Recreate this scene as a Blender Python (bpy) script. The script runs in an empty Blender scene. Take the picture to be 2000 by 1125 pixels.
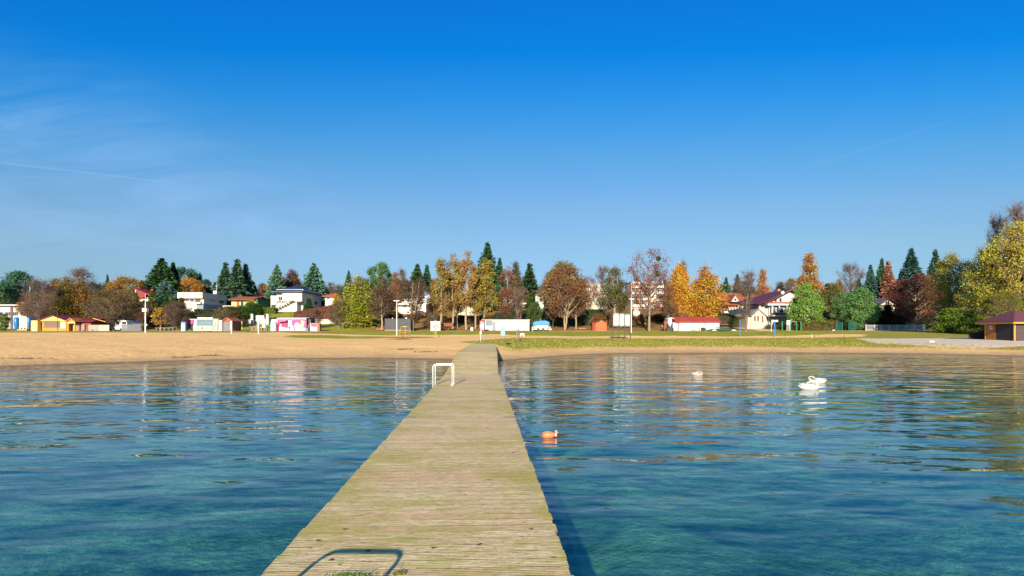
import bpy, math, random
import numpy as np
from mathutils import Vector
R = math.radians
SC = bpy.context.scene
COL = SC.collection
# ---------------------------------------------------------------- camera
F = 1111.11          # focal length in pixels of a 2000 px wide picture (20 mm on a 36 mm sensor)
HY = 648.0           # row of the horizon
CZ = 2.05            # eye height above the water
cam_d = bpy.data.cameras.new('camera'); cam = bpy.data.objects.new('camera', cam_d); COL.objects.link(cam)
cam.location = (0, 0, CZ); cam.rotation_euler = (R(90), 0, 0)
cam_d.lens = 20; cam_d.sensor_width = 36; cam_d.shift_y = (HY - 562.5) / 2000
cam_d.clip_start = .05; cam_d.clip_end = 9000
SC.camera = cam
# ---------------------------------------------------------------- light
SUN_EL = R(17.5); SUN_AZ = R(187.5)
sd = bpy.data.lights.new('sun', 'SUN'); sd.energy = 5.0; sd.angle = R(.53); sd.color = (1, .87, .66)
sun = bpy.data.objects.new('sun', sd); COL.objects.link(sun)
tosun = Vector((math.sin(SUN_AZ) * math.cos(SUN_EL), math.cos(SUN_AZ) * math.cos(SUN_EL), math.sin(SUN_EL)))
sun.rotation_euler = (-tosun).to_track_quat('-Z', 'Y').to_euler(); sun.location = tosun * 50
vs = SC.view_settings
vs.view_transform = 'Standard'; vs.look = 'None'; vs.exposure = .95; vs.gamma = 1; vs.use_curve_mapping = False

class NT:                                   # tiny node-tree helper
    def __init__(s, t): s.t = t; s.t.nodes.clear()
    def n(s, ty, **k):
        nd = s.t.nodes.new(ty)
        for a, b in k.items():
            if a[0] == '_': nd.inputs[a[1:].replace('_', ' ')].default_value = b
            else: setattr(nd, a, b)
        return nd
    def l(s, a, b): s.t.links.new(a, b)
    def m(s, op, a, b=None, c=None, clamp=False):
        nd = s.t.nodes.new('ShaderNodeMath'); nd.operation = op; nd.use_clamp = clamp
        for i, v in enumerate((a, b, c)):
            if v is None: continue
            if isinstance(v, (int, float)): nd.inputs[i].default_value = v
            else: s.l(v, nd.inputs[i])
        return nd.outputs[0]
    def mix(s, f, a, b, bt='MIX'):
        nd = s.t.nodes.new('ShaderNodeMix'); nd.data_type = 'RGBA'; nd.blend_type = bt
        for i, v in ((0, f), (6, a), (7, b)):
            if isinstance(v, (int, float)): nd.inputs[i].default_value = v
            elif isinstance(v, (tuple, list)): nd.inputs[i].default_value = tuple(v) + ((1,) if len(v) == 3 else ())
            else: s.l(v, nd.inputs[i])
        return nd.outputs[2]
    def ramp(s, f, stops, interp='LINEAR'):
        nd = s.t.nodes.new('ShaderNodeValToRGB'); nd.color_ramp.interpolation = interp
        e = nd.color_ramp.elements
        while len(e) < len(stops): e.new(.5)
        for el, (p, c) in zip(e, stops):
            el.position = p; el.color = (c, c, c, 1) if isinstance(c, (int, float)) else tuple(c) + (1,)
        s.l(f, nd.inputs[0]); return nd.outputs[0]
    def noise(s, vec, scale, detail=3, rough=.5, dist=0):
        nd = s.n('ShaderNodeTexNoise'); nd.inputs['Scale'].default_value = scale; nd.inputs['Detail'].default_value = detail
        nd.inputs['Roughness'].default_value = rough; nd.inputs['Distortion'].default_value = dist
        if vec is not None: s.l(vec, nd.inputs['Vector'])
        return nd.outputs[0]
    def mapping(s, vec, sc=(1, 1, 1), rot=(0, 0, 0), loc=(0, 0, 0)):
        nd = s.n('ShaderNodeMapping'); nd.inputs['Scale'].default_value = sc; nd.inputs['Rotation'].default_value = rot; nd.inputs['Location'].default_value = loc
        s.l(vec, nd.inputs[0]); return nd.outputs[0]

# ---------------------------------------------------------------- sky
W = bpy.data.worlds.new('World'); SC.world = W; W.use_nodes = True
t = NT(W.node_tree)
sky = t.n('ShaderNodeTexSky'); sky.sky_type = 'NISHITA'; sky.sun_disc = False
sky.sun_elevation = SUN_EL; sky.sun_rotation = SUN_AZ; sky.altitude = 100; sky.air_density = 1.0; sky.dust_density = .6; sky.ozone_density = 1.5
tc = t.n('ShaderNodeTexCoord'); sp = t.n('ShaderNodeSeparateXYZ'); t.l(tc.outputs['Generated'], sp.inputs[0])
el = sp.outputs[2]
el2 = t.m('DIVIDE', el, t.m('SQRT', t.m('SUBTRACT', 1, t.m('MULTIPLY', t.m('MULTIPLY', sp.outputs[0], sp.outputs[0]), .85))))
grade = t.ramp(el2, [(0, (.20, .32, .61)), (.043, (.20, .30, .55)), (.08, (.235, .32, .455)), (.154, (.285, .37, .455)), (.218, (.28, .40, .505)), (.299, (.184, .43, .59)), (.374, (.070, .42, .70)), (.44, (.010, .385, .78)), (.50, (.013, .365, .82)), (.75, (.15, .45, .85)), (1, (.3, .55, .9))])
c = t.mix(1.0, sky.outputs[0], grade, 'MULTIPLY')
# thin cirrus veil on the left and two faint contrails, laid out on the sky's own directions
yy = t.m('MAXIMUM', sp.outputs[1], .05)
u = t.m('DIVIDE', sp.outputs[0], yy); v = t.m('DIVIDE', el, yy)
cb = t.n('ShaderNodeCombineXYZ'); t.l(u, cb.inputs[0]); t.l(v, cb.inputs[1])
mp = t.mapping(cb.outputs[0], (1.5, 8, 1), (0, 0, R(-12)))
n1 = t.noise(mp, 1.9, 9, .66, .9)
n2 = t.noise(t.mapping(cb.outputs[0], (1.2, 2.2, 1), (0, 0, R(-35)), (3, 1, 0)), 1.1, 3)
wisp = t.m('MULTIPLY', t.ramp(n1, [(.36, 0), (.75, 1)]), t.ramp(n2, [(.3, .15), (.62, 1)]))
# veil lies above-left of a line falling towards the right
lim = t.m('SUBTRACT', t.m('SUBTRACT', -.42, t.m('MULTIPLY', t.m('SUBTRACT', v, .27), 1.9)), u)
msk = t.m('MULTIPLY', t.ramp(t.m('ADD', t.m('MULTIPLY', lim, 1.6), .35), [(0, 0), (.75, 1)], 'EASE'), t.ramp(t.m('MULTIPLY', v, 1.6), [(.12, 0), (.26, 1), (.6, .75), (.92, .1)]))
veil = t.m('MULTIPLY', msk, t.m('ADD', t.m('MULTIPLY', wisp, .55), .03))
c = t.mix(t.m('MULTIPLY', veil, .95), c, (1.7, 2.75, 4.5))
def trail(a, b, u0, u1, w, k):
    global c
    dd = t.m('ABSOLUTE', t.m('SUBTRACT', v, t.m('ADD', t.m('MULTIPLY', u, b), a)))
    line = t.m('SUBTRACT', 1, t.m('DIVIDE', dd, w), clamp=True)
    rg = t.m('MULTIPLY', t.m('MULTIPLY', t.m('SUBTRACT', u, u0), 6, clamp=True), t.m('MULTIPLY', t.m('SUBTRACT', u1, u), 6, clamp=True))
    c = t.mix(t.m('MULTIPLY', t.m('MULTIPLY', line, rg), k), c, (2.6, 3.3, 4.2))
trail(.1914, -.118, -1.2, -.52, .0022, .14)
trail(.1146, .333, .45, .86, .003, .05)
bg = t.n('ShaderNodeBackground'); bg.inputs[1].default_value = .128
t.l(c, bg.inputs[0]); wo = t.n('ShaderNodeOutputWorld'); t.l(bg.outputs[0], wo.inputs[0])

# ---------------------------------------------------------------- naming helpers
def tag(o, label=None, cat=None, group=None, kind=None):
    if label: o['label'] = label
    if cat: o['category'] = cat
    if group: o['group'] = group
    if kind: o['kind'] = kind
    return o
def thing(name, label, cat, loc, group=None, rz=0):
    o = bpy.data.objects.new(name, None); o.empty_display_size = .3; COL.objects.link(o)
    o.location = loc; o.rotation_euler = (0, 0, rz)
    return tag(o, label, cat, group)

class MB:                                   # collects shapes for ONE mesh
    def __init__(s): s.v = []; s.f = []
    def add(s, vs_, fs_):
        n = len(s.v); s.v += [tuple(p) for p in vs_]; s.f += [tuple(i + n for i in q) for q in fs_]; return s
    def box(s, x0, x1, y0, y1, z0, z1):
        return s.add([(x0, y0, z0), (x1, y0, z0), (x1, y1, z0), (x0, y1, z0), (x0, y0, z1), (x1, y0, z1), (x1, y1, z1), (x0, y1, z1)],
                     [(0, 3, 2, 1), (4, 5, 6, 7), (0, 1, 5, 4), (1, 2, 6, 5), (2, 3, 7, 6), (3, 0, 4, 7)])
    def prism(s, poly, y0, y1):             # polygon in x-z pushed along y
        n = len(poly)
        return s.add([(x, y0, z) for x, z in poly] + [(x, y1, z) for x, z in poly],
                     [tuple(range(n)), tuple(range(2 * n - 1, n - 1, -1))] + [(i, i + n, (i + 1) % n + n, (i + 1) % n) for i in range(n)])
    def prismx(s, poly, x0, x1):            # polygon in y-z pushed along x
        n = len(poly)
        return s.add([(x0, y, z) for y, z in poly] + [(x1, y, z) for y, z in poly],
                     [tuple(range(n - 1, -1, -1)), tuple(range(n, 2 * n))] + [(i, (i + 1) % n, (i + 1) % n + n, i + n) for i in range(n)])
    def tube(s, pts, rad, n=8, cap=True):
        pts = [Vector(p) for p in pts]
        if isinstance(rad, (int, float)): rad = [rad] * len(pts)
        vs_ = []; fs_ = []
        for i, p in enumerate(pts):
            d = (pts[min(i + 1, len(pts) - 1)] - pts[max(i - 1, 0)]).normalized()
            a = d.cross(Vector((0, 0, 1)) if abs(d.z) < .9 else Vector((0, 1, 0))).normalized(); b = d.cross(a)
            for k in range(n):
                th = 2 * math.pi * k / n; vs_.append(p + (a * math.cos(th) + b * math.sin(th)) * rad[i])
        for i in range(len(pts) - 1):
            for k in range(n):
                fs_.append((i * n + k, i * n + (k + 1) % n, (i + 1) * n + (k + 1) % n, (i + 1) * n + k))
        if cap: fs_ += [tuple(range(n - 1, -1, -1)), tuple(range((len(pts) - 1) * n, len(pts) * n))]
        return s.add(vs_, fs_)
    def disc(s, x, y, z, r, th=.02, n=16, sx=1, sz=1):  # disc facing -y
        return s.prism([(x + r * sx * math.cos(2 * math.pi * k / n), z + r * sz * math.sin(2 * math.pi * k / n)) for k in range(n)], y - th, y)
    def hip(s, x0, x1, y0, y1, z0, z1, rx, ry, th=.15):
        # hip roof: eaves rectangle with its ridge inset rx from the ends (ry = ridge y)
        v_ = [(x0, y0, z0), (x1, y0, z0), (x1, y1, z0), (x0, y1, z0), (x0 + rx, ry, z1), (x1 - rx, ry, z1)]
        lo = [(a, b, c_ - th) for a, b, c_ in v_[:4]]
        return s.add(v_ + lo, [(0, 1, 5, 4), (1, 2, 5), (2, 3, 4, 5), (3, 0, 4), (0, 6, 7, 1), (1, 7, 8, 2), (2, 8, 9, 3), (3, 9, 6, 0), (6, 9, 8, 7)])
    def build(s, name, mat, parent=None, label=None, smooth=False, bevel=0):
        me = bpy.data.meshes.new(name); me.from_pydata(s.v, [], s.f); me.update()
        o = bpy.data.objects.new(name, me); COL.objects.link(o); me.materials.append(mat)
        if smooth: me.polygons.foreach_set('use_smooth', [True] * len(me.polygons))
        if parent: o.parent = parent
        if label: o['label'] = label
        if bevel:
            b = o.modifiers.new('bevel', 'BEVEL'); b.width = bevel; b.segments = 2; b.limit_method = 'ANGLE'
        return o

# ---------------------------------------------------------------- materials
_mats = {}
def M(col, rough=.75, var=.18, scale=2.0, metal=0, streak=0, bump=0, stripe=None, spec=.4):
    key = (tuple(col), rough, var, scale, metal, streak, bump, stripe)
    if key in _mats: return _mats[key]
    m = bpy.data.materials.new('surface'); m.use_nodes = True; t = NT(m.node_tree)
    out = t.n('ShaderNodeOutputMaterial'); p = t.n('ShaderNodeBsdfPrincipled'); t.l(p.outputs[0], out.inputs[0])
    p.inputs['Roughness'].default_value = rough; p.inputs['Metallic'].default_value = metal
    if not metal: col = tuple(q * (.78 if max(col) > .3 else .8) for q in col); p.inputs['Specular IOR Level'].default_value = spec
    g = t.n('ShaderNodeTexCoord').outputs['Object']
    n = t.noise(g, scale, 5, .6); n2 = t.noise(t.mapping(g, (9, 9, .6)), scale * .8, 3)
    f = t.m('ADD', t.m('MULTIPLY', t.m('SUBTRACT', n, .5), 2 * var), 1)
    if streak: f = t.m('MULTIPLY', f, t.m('ADD', t.m('MULTIPLY', t.m('SUBTRACT', n2, .5), 2 * streak), 1))
    if stripe:
        ax, per, dark = stripe
        s_ = t.n('ShaderNodeSeparateXYZ'); t.l(g, s_.inputs[0])
        w = t.m('FRACT', t.m('DIVIDE', s_.outputs['xyz'.index(ax)], per))
        f = t.m('MULTIPLY', f, t.m('SUBTRACT', 1, t.m('MULTIPLY', t.m('LESS_THAN', w, .12), dark)))
        fl = t.m('FLOOR', t.m('DIVIDE', s_.outputs['xyz'.index(ax)], per))
        wn = t.n('ShaderNodeTexWhiteNoise', noise_dimensions='1D'); t.l(fl, wn.inputs['W'])
        f = t.m('MULTIPLY', f, t.m('ADD', .88, t.m('MULTIPLY', wn.outputs[0], .24)))
    vm = t.n('ShaderNodeVectorMath', operation='SCALE'); vm.inputs[0].default_value = col[:3]; t.l(f, vm.inputs['Scale'])
    t.l(vm.outputs[0], p.inputs['Base Color'])
    if bump:
        b = t.n('ShaderNodeBump'); b.inputs['Distance'].default_value = bump; t.l(t.noise(g, 30, 4), b.inputs['Height']); t.l(b.outputs[0], p.inputs['Normal'])
    _mats[key] = m; return m
white = M((.64, .62, .56), .6, .06, .7, streak=.05)
cream = M((.60, .53, .40), .8, .07, .6, streak=.06)
glass = M((.03, .04, .05), .12, .1, .5, spec=.8)
steel = M((.80, .80, .80), .35, .05, 4, metal=.45)
wpaint = M((.66, .66, .65), .4, .05, 3)
dark = M((.03, .03, .035), .6)
brownw = M((.16, .07, .04), .7, .2)
redtile = M((.42, .10, .04), .75, .22, 1.5, stripe=('y', .35, .35))
_fm = {}
def foliage(kind):                          # colour comes from the object's own colour; each leaf varies
    if kind in _fm: return _fm[kind]
    m = bpy.data.materials.new('foliage'); m.use_nodes = True; t = NT(m.node_tree)
    out = t.n('ShaderNodeOutputMaterial'); oi = t.n('ShaderNodeObjectInfo'); ge = t.n('ShaderNodeNewGeometry')
    hsv = t.n('ShaderNodeHueSaturation'); t.l(oi.outputs['Color'], hsv.inputs['Color'])
    rnd = ge.outputs['Random Per Island']
    pos = t.n('ShaderNodeTexCoord').outputs['Object']
    cl = t.noise(pos, 5.0 if kind != 'conifer' else 7.0, 3)
    amp = {'leaf': .055, 'conifer': .03, 'mixed': .11}[kind]
    wn = t.n('ShaderNodeTexWhiteNoise', noise_dimensions='1D'); t.l(rnd, wn.inputs['W'])
    hue = t.m('ADD', .5, t.m('ADD', t.m('MULTIPLY', t.m('SUBTRACT', rnd, .5), amp), t.m('MULTIPLY', t.m('SUBTRACT', cl, .5), amp * 3.2)))
    t.l(hue, hsv.inputs['Hue'])
    t.l(t.m('ADD', .55, t.m('ADD', t.m('MULTIPLY', wn.outputs[0], .6), t.m('MULTIPLY', cl, .4))), hsv.inputs['Value'])
    hsv.inputs['Saturation'].default_value = .95
    d = t.n('ShaderNodeBsdfDiffuse'); tr = t.n('ShaderNodeBsdfTranslucent'); mx = t.n('ShaderNodeMixShader'); mx.inputs[0].default_value = .3 if kind != 'conifer' else .12
    t.l(hsv.outputs[0], d.inputs[0]); t.l(hsv.outputs[0], tr.inputs[0]); t.l(d.outputs[0], mx.inputs[1]); t.l(tr.outputs[0], mx.inputs[2]); t.l(mx.outputs[0], out.inputs[0])
    _fm[kind] = m; return m
bark = M((.20, .15, .10), .9, .35, 3, streak=.3)
bark_tan = M((.34, .26, .16), .9, .3, 3, streak=.3)
bark_dark = M((.10, .075, .06), .9, .3, 3)
bark_birch = M((.66, .62, .55), .8, .35, 9, streak=.2)
bark_twig = M((.17, .12, .10), .9, .3, 3)

# ---------------------------------------------------------------- terrain
SHX = np.array([-900, -80, -50, -38, -29.7, -24.6, -19, -10, -5.2, -2.4, -.5, 1.6, 4.8, 9.5, 19.5, 29, 37, 42.7, 60, 90, 900.])
SHY = np.array([-200, 5, 20, 28, 33, 38.3, 42.2, 43.2, 41.6, 39.6, 39.8, 43.6, 48.3, 52.5, 54, 54, 51.8, 47.5, 33, 0, -200.])
PS = np.array([-400, -30, -12, -5, -1.5, 0, 1, 3, 5, 10, 20, 30, 45, 57, 65, 400.])
PZ = np.array([-1.15, -1.15, -.95, -.45, -.1, 0, .07, .22, .42, .75, 1.0, 1.12, 1.35, 1.65, 1.88, 2.0])
def tz(x, y):
    x = np.asarray(x, float); y = np.asarray(y, float)
    s = y - np.interp(x, SHX, SHY)
    s = np.where(y > 112, np.maximum(s, 62), s)
    z = np.interp(s, PS, PZ); t_ = np.clip((y - 88) / 24, 0, 1); z = z * (1 - t_) + 2.22 * t_
    px = 1000 + F * x / np.maximum(y, 30)
    top = np.interp(px, [-200, 0, 200, 260, 700, 1150, 1300, 1400, 1560, 1700, 2300], [3.5, 3.5, 4.5, 8.8, 8.5, 9.5, 10.2, 6.5, 5.0, 4.6, 4.5])
    y1 = np.interp(px, [0, 260, 700, 1150, 1300, 1400, 2300], [165, 172, 172, 190, 195, 185, 175])
    u_ = np.clip((y - 119) / (y1 - 119), 0, 1)
    u_ = u_ * .75 + .25 * (3 * u_ ** 2 - 2 * u_ ** 3)
    z = z + np.where(y > 119, (top - 2.22) * u_, 0)
    amp = np.clip(s / 8, 0, 1) * np.clip((y) / 40, 0, 1)
    z = z + amp * (.03 * np.sin(x * .9 + y * .35) * np.sin(y * .8) + .04 * np.sin(x * .23 + 1) * np.sin(y * .31)) * np.where(s > 0, 1, 0)
    z = z + np.where(s < -3, .10 * np.sin(x * .7 + 2 * np.sin(y * .4)) * np.sin(y * .9 + x * .3), 0) * np.clip((-s - 3) / 5, 0, 1)
    return z
def gz(x, y): return float(tz(x, y))
def gx(px, d): return (px - 1000) * d / F
def at(px, d): x = gx(px, d); return (x, d, gz(x, d))
def hz(py, d): return CZ + (HY - py) * d / F     # world height seen at picture row py

def grid_mesh(name, xs, ys, zf):
    X, Y = np.meshgrid(xs, ys); Z = zf(X, Y)
    nx, ny = len(xs), len(ys)
    co = np.stack([X, Y, Z], -1).reshape(-1, 3).astype(np.float32)
    i = np.arange(nx - 1); j = np.arange(ny - 1); I, J = np.meshgrid(i, j); a = (J * nx + I).ravel()
    q = np.stack([a, a + 1, a + 1 + nx, a + nx], -1).astype(np.int32)
    me = bpy.data.meshes.new(name); me.vertices.add(len(co)); me.vertices.foreach_set('co', co.ravel())
    me.loops.add(q.size); me.loops.foreach_set('vertex_index', q.ravel()); me.polygons.add(len(q))
    me.polygons.foreach_set('loop_start', np.arange(0, q.size, 4, dtype=np.int32)); me.polygons.foreach_set('loop_total', np.full(len(q), 4, np.int32))
    me.polygons.foreach_set('use_smooth', np.ones(len(q), bool)); me.update(); me.validate()
    o = bpy.data.objects.new(name, me); COL.objects.link(o)
    return o, X.ravel(), Y.ravel(), Z.ravel()
xs = np.concatenate([[-3000, -1200, -600, -350], np.arange(-240, -70, 2.5), np.arange(-70, 70, .45), np.arange(70, 240, 2.5), [350, 600, 1200, 3000]])
ys = np.concatenate([[-400, -200, -100, -60, -40], np.arange(-30, 30, 1.5), np.arange(30, 100, .4), np.arange(100, 215, 1.0), [230, 260, 320, 450, 800, 1600, 3500, 7000]])
ground, GX, GY, GZ = grid_mesh('ground', xs, ys, tz)
tag(ground, kind='structure')
s_ = GY - np.interp(GX, SHX, SHY)
gpx = 1000 + F * GX / np.maximum(GY, 5)
def box1(v_, a, b, w): return np.clip((v_ - a) / w + .5, 0, 1) * np.clip((b - v_) / w + .5, 0, 1)
wob = 2.0 * np.sin(GX * .21) + 1.2 * np.sin(GX * .57 + 1)
grL = box1(GY + wob * .4, 91, 110.5, 2.5)
grM = box1(GY + wob * .6, 76, 86, 3) * box1(gpx, 540 + 2 * (GY - 70), 850, 50)
start = 5.2 + .6 * np.sin(GX * .8) + .5 * np.sin(GX * .37)
grR = np.clip((s_ - start) / 1.8, 0, 1) * np.clip((GX - np.interp(GY, [0, 44, 52, 60, 74, 90], [0, .5, -2.2, -6.5, -2, 2])) / 2, 0, 1) * np.where(GY < 95, 1, 0)
strip = box1(GY - .06 * (GX - 10), 80.5, 95, 1.6) * np.clip((1720 - gpx) / 60, 0, 1)
grR = grR * (1 - strip)
slope = np.clip((GY - 113.5) / 1.0, 0, 1)
grass = np.maximum.reduce([grL, grM, grR, slope * .95])
gravel = np.clip((GX - (40 + np.abs(GY - 61) * .42 - 1.2)) / 1.2, 0, 1) * box1(GY + .12 * (GX - 40), 53.5, 76, 1.5)
path = np.maximum(box1(GY + .4 * np.sin(GX * .05), 111, 113.6, .6) * .9, 0)
rd = np.abs(GX - np.interp(GY, [113, 122, 133, 150], [46, 55, 54, 50])) < 1.8
path = np.maximum(path, np.where(rd & (GY > 112) & (GY < 150), 1, 0))
rd2 = np.abs(GX - np.interp(GY, [112, 122], [70, 77])) < 1.6
path = np.maximum(path, np.where(rd2 & (GY > 111) & (GY < 124), .9, 0))
leaf = np.interp(gpx, [0, 300, 440, 690, 740, 1300, 1360, 1480, 1560, 2000], [.7, .55, .1, .15, .85, .85, .45, .55, .5, .3]) * slope
dry = np.clip(1 - (s_ - start) / 6.5, 0, 1) * np.where(GX > -6, 1, 0) * np.where(GY < 80, 1, 0) * .9
dry = np.maximum(dry, .35 * np.clip((gpx - 1560) / 200, 0, 1) * (GY < 100))
grass = grass * (1 - np.clip(gravel, 0, 1))
col = np.stack([grass, dry, np.maximum(path, gravel * 1.0), leaf], -1).astype(np.float32)
ca = ground.data.color_attributes.new('layout', 'FLOAT_COLOR', 'POINT'); ca.data.foreach_set('color', col.ravel())
gm = bpy.data.materials.new('ground'); gm.use_nodes = True; t = NT(gm.node_tree)
out = t.n('ShaderNodeOutputMaterial'); p = t.n('ShaderNodeBsdfPrincipled'); t.l(p.outputs[0], out.inputs[0]); p.inputs['Roughness'].default_value = .95; p.inputs['Specular IOR Level'].default_value = .15
g = t.n('ShaderNodeNewGeometry').outputs['Position']
at_ = t.n('ShaderNodeAttribute', attribute_name='layout'); sc_ = t.n('ShaderNodeSeparateColor'); t.l(at_.outputs['Color'], sc_.inputs[0])
sx = t.n('ShaderNodeSeparateXYZ'); t.l(g, sx.inputs[0])
nb = t.noise(g, .35, 5, .6); nm = t.noise(g, 1.6, 5, .65); nf = t.noise(g, 9, 4, .7); stx = t.noise(t.mapping(g, (.12, .9, 1)), 1.4, 4, .6)
sand = t.mix(t.ramp(nb, [(.3, 0), (.7, 1)]), (.82, .45, .15), (.90, .54, .20))
sand = t.mix(t.ramp(nf, [(.35, 0), (.6, .55)]), sand, (.95, .62, .28))
sand = t.mix(t.ramp(nm, [(.42, .25), (.55, 0)]), sand, (.56, .36, .15))
sand = t.mix(t.m('MULTIPLY', t.ramp(stx, [(.54, 0), (.68, 1)]), .30), sand, (.27, .185, .10))
dmp = t.ramp(t.m('ADD', sx.outputs[2], t.m('MULTIPLY', t.m('SUBTRACT', nb, .5), .5)), [(.02, 1), (.30, .55), (.75, 0)])
sand = t.mix(t.m('MULTIPLY', dmp, .8), sand, (.40, .27, .14))
wet = t.ramp(t.m('ADD', sx.outputs[2], t.m('MULTIPLY', t.m('SUBTRACT', nm, .5), .08)), [(.03, 1), (.08, 0)])
sand = t.mix(t.m('MULTIPLY', wet, .7), sand, (.13, .10, .07))
gc = t.mix(t.ramp(nb, [(.35, 0), (.65, 1)]), (.24, .25, .015), (.36, .33, .022))
gc = t.mix(t.ramp(stx, [(.48, 0), (.75, .6)]), gc, (.15, .17, .015))
gc = t.mix(t.ramp(nf, [(.45, 0), (.75, .45)]), gc, (.30, .25, .07))
dryf = t.m('MULTIPLY', sc_.outputs[1], t.ramp(t.m('ADD', nm, t.m('MULTIPLY', sc_.outputs[1], .35)), [(.45, 0), (.7, 1)]))
gc = t.mix(dryf, gc, t.mix(nf, (.24, .155, .06), (.44, .31, .13)))
lf = t.m('MULTIPLY', at_.outputs['Alpha'], t.ramp(t.m('ADD', nm, t.m('MULTIPLY', at_.outputs['Alpha'], .25)), [(.42, 0), (.62, 1)]))
gc = t.mix(lf, gc, t.mix(nf, (.16, .075, .025), (.36, .17, .05)))
gf = t.ramp(t.m('ADD', sc_.outputs[0], t.m('MULTIPLY', t.m('SUBTRACT', nm, .5), 1.1)), [(.42, 0), (.58, 1)])
cc = t.mix(gf, sand, gc)
gr = t.mix(nf, (.56, .43, .31), (.80, .65, .48))
pf = t.ramp(t.m('ADD', sc_.outputs[2], t.m('MULTIPLY', t.m('SUBTRACT', nm, .5), .4)), [(.45, 0), (.6, 1)])
cc = t.mix(pf, cc, gr)
# lake bed: pale sand with weed patches and sunlight caustics painted on as bright veins
bedn = t.noise(t.mapping(g, (.6, 1, 1), (0, 0, R(20))), .8, 6, .7, .8); bedm = t.noise(t.mapping(g, (.45, 1, 1), (0, 0, R(-25))), 3.2, 6, .75, 1.2)
vor = t.n('ShaderNodeTexVoronoi', feature='DISTANCE_TO_EDGE'); vor.inputs['Scale'].default_value = 1.3
wv = t.n('ShaderNodeVectorMath', operation='ADD'); t.l(g, wv.inputs[0]); nz = t.n('ShaderNodeTexNoise'); nz.inputs['Scale'].default_value = .8; t.l(g, nz.inputs['Vector'])
vs2 = t.n('ShaderNodeVectorMath', operation='SCALE'); vs2.inputs['Scale'].default_value = 1.6; t.l(nz.outputs['Color'], vs2.inputs[0]); t.l(vs2.outputs[0], wv.inputs[1]); t.l(wv.outputs[0], vor.inputs['Vector'])
caustic_vein = t.ramp(vor.outputs['Distance'], [(0, 1), (.06, 0)])
bed = t.mix(t.ramp(bedn, [(.38, 0), (.62, 1)]), (.055, .105, .07), (.58, .58, .22))
bed = t.mix(t.ramp(bedm, [(.45, 0), (.66, .8)]), bed, (.02, .042, .032))
bed = t.mix(t.m('MULTIPLY', t.m('MULTIPLY', caustic_vein, t.ramp(bedn, [(.5, 0), (.68, 1)])), .8), bed, (.80, .80, .28))
uw = t.ramp(sx.outputs[2], [(0, 1), (1, 0)])
uwf = t.m('MULTIPLY', t.m('SUBTRACT', -.15, sx.outputs[2]), 3, clamp=True)
cc = t.mix(uwf, cc, bed)
t.l(cc, p.inputs['Base Color'])
bp = t.n('ShaderNodeBump'); bp.inputs['Distance'].default_value = .14; bp.inputs['Strength'].default_value = 1
hh = t.m('ADD', t.m('MULTIPLY', t.noise(g, 2.2, 4, .6), .8), t.m('MULTIPLY', t.noise(g, 11, 4, .7), .35)); t.l(hh, bp.inputs['Height']); t.l(bp.outputs[0], p.inputs['Normal'])
ground.data.materials.append(gm)

# ---------------------------------------------------------------- water
wxs = np.concatenate([[-3000, -800, -300], np.arange(-120, 121, 1.0), [300, 800, 3000]]); wys = np.concatenate([[-3000, -800, -200, -60], np.arange(-30, 62, 1.0)])
water, WX, WY, WZ = grid_mesh('water', wxs, wys, lambda a, b: a * 0)
tag(water, kind='structure')
dep = np.clip(-tz(WX, WY) / .8, 0, 1).astype(np.float32)
wa = water.data.attributes.new('depth', 'FLOAT', 'POINT'); wa.data.foreach_set('value', dep)
wm = bpy.data.materials.new('water'); wm.use_nodes = True; t = NT(wm.node_tree)
out = t.n('ShaderNodeOutputMaterial'); g = t.n('ShaderNodeNewGeometry').outputs['Position']
def wave(vec_sc, rot, scale, detail, amp, rough=.5, dist=.3, loc=(0, 0, 0)):
    return t.m('MULTIPLY', t.noise(t.mapping(g, vec_sc, (0, 0, rot), loc), scale, detail, rough, dist), amp)
side = t.n('ShaderNodeSeparateXYZ'); t.l(g, side.inputs[0])
h0 = wave((.38, 1.0, 1), R(-12), .42, 2, .10)
h7 = wave((.42, 1.0, 1), R(10), .72, 2, .062, loc=(1, 7, 0))
h1 = wave((.42, 1.0, 1), R(-14), 1.3, 2, .044)
h2 = wave((.36, 1.0, 1), R(7), 2.1, 2, .022, loc=(5, 3, 0))
h3 = wave((.40, 1, 1), R(-16), 2.9, 2, .010, loc=(2, 8, 0))
h4 = wave((.6, 1, 1), R(22), 8.0, 2, .0013)
# ring waves coming in from the right
rv = t.n('ShaderNodeVectorMath', operation='DISTANCE'); t.l(g, rv.inputs[0]); rv.inputs[1].default_value = (16, -26, 0)
ph = t.m('ADD', t.m('MULTIPLY', rv.outputs['Value'], 5.2), t.m('MULTIPLY', t.noise(g, .35, 3), 14))
amt = t.m('MULTIPLY', t.ramp(t.m('MULTIPLY', t.m('ADD', side.outputs[0], 2), .06), [(0, 0), (.6, 1)]), t.ramp(t.noise(g, .14, 2), [(.35, .2), (.65, 1)]))
h6 = wave((.24, 1, 1), R(-4), 5.5, 2, .0040, loc=(9, 1, 0))
h5 = t.m('MULTIPLY', t.m('MULTIPLY', t.m('SINE', ph), amt), .0085)
H = h1
for q in (h0, h7, h2, h3, h4, h5, h6): H = t.m('ADD', H, q)
gust = t.ramp(t.noise(t.mapping(g, (.5, 1, 1)), .12, 3), [(.3, .6), (.7, 1.1)])
dpt = t.n('ShaderNodeAttribute', attribute_name='depth'); H = t.m('MULTIPLY', t.m('MULTIPLY', H, gust), t.m('ADD', .4, t.m('MULTIPLY', dpt.outputs['Fac'], .6)))   # calmer over the shallows
bp = t.n('ShaderNodeBump'); bp.inputs['Strength'].default_value = 1; bp.inputs['Distance'].default_value = 1.0
t.l(H, bp.inputs['Height'])
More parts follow.
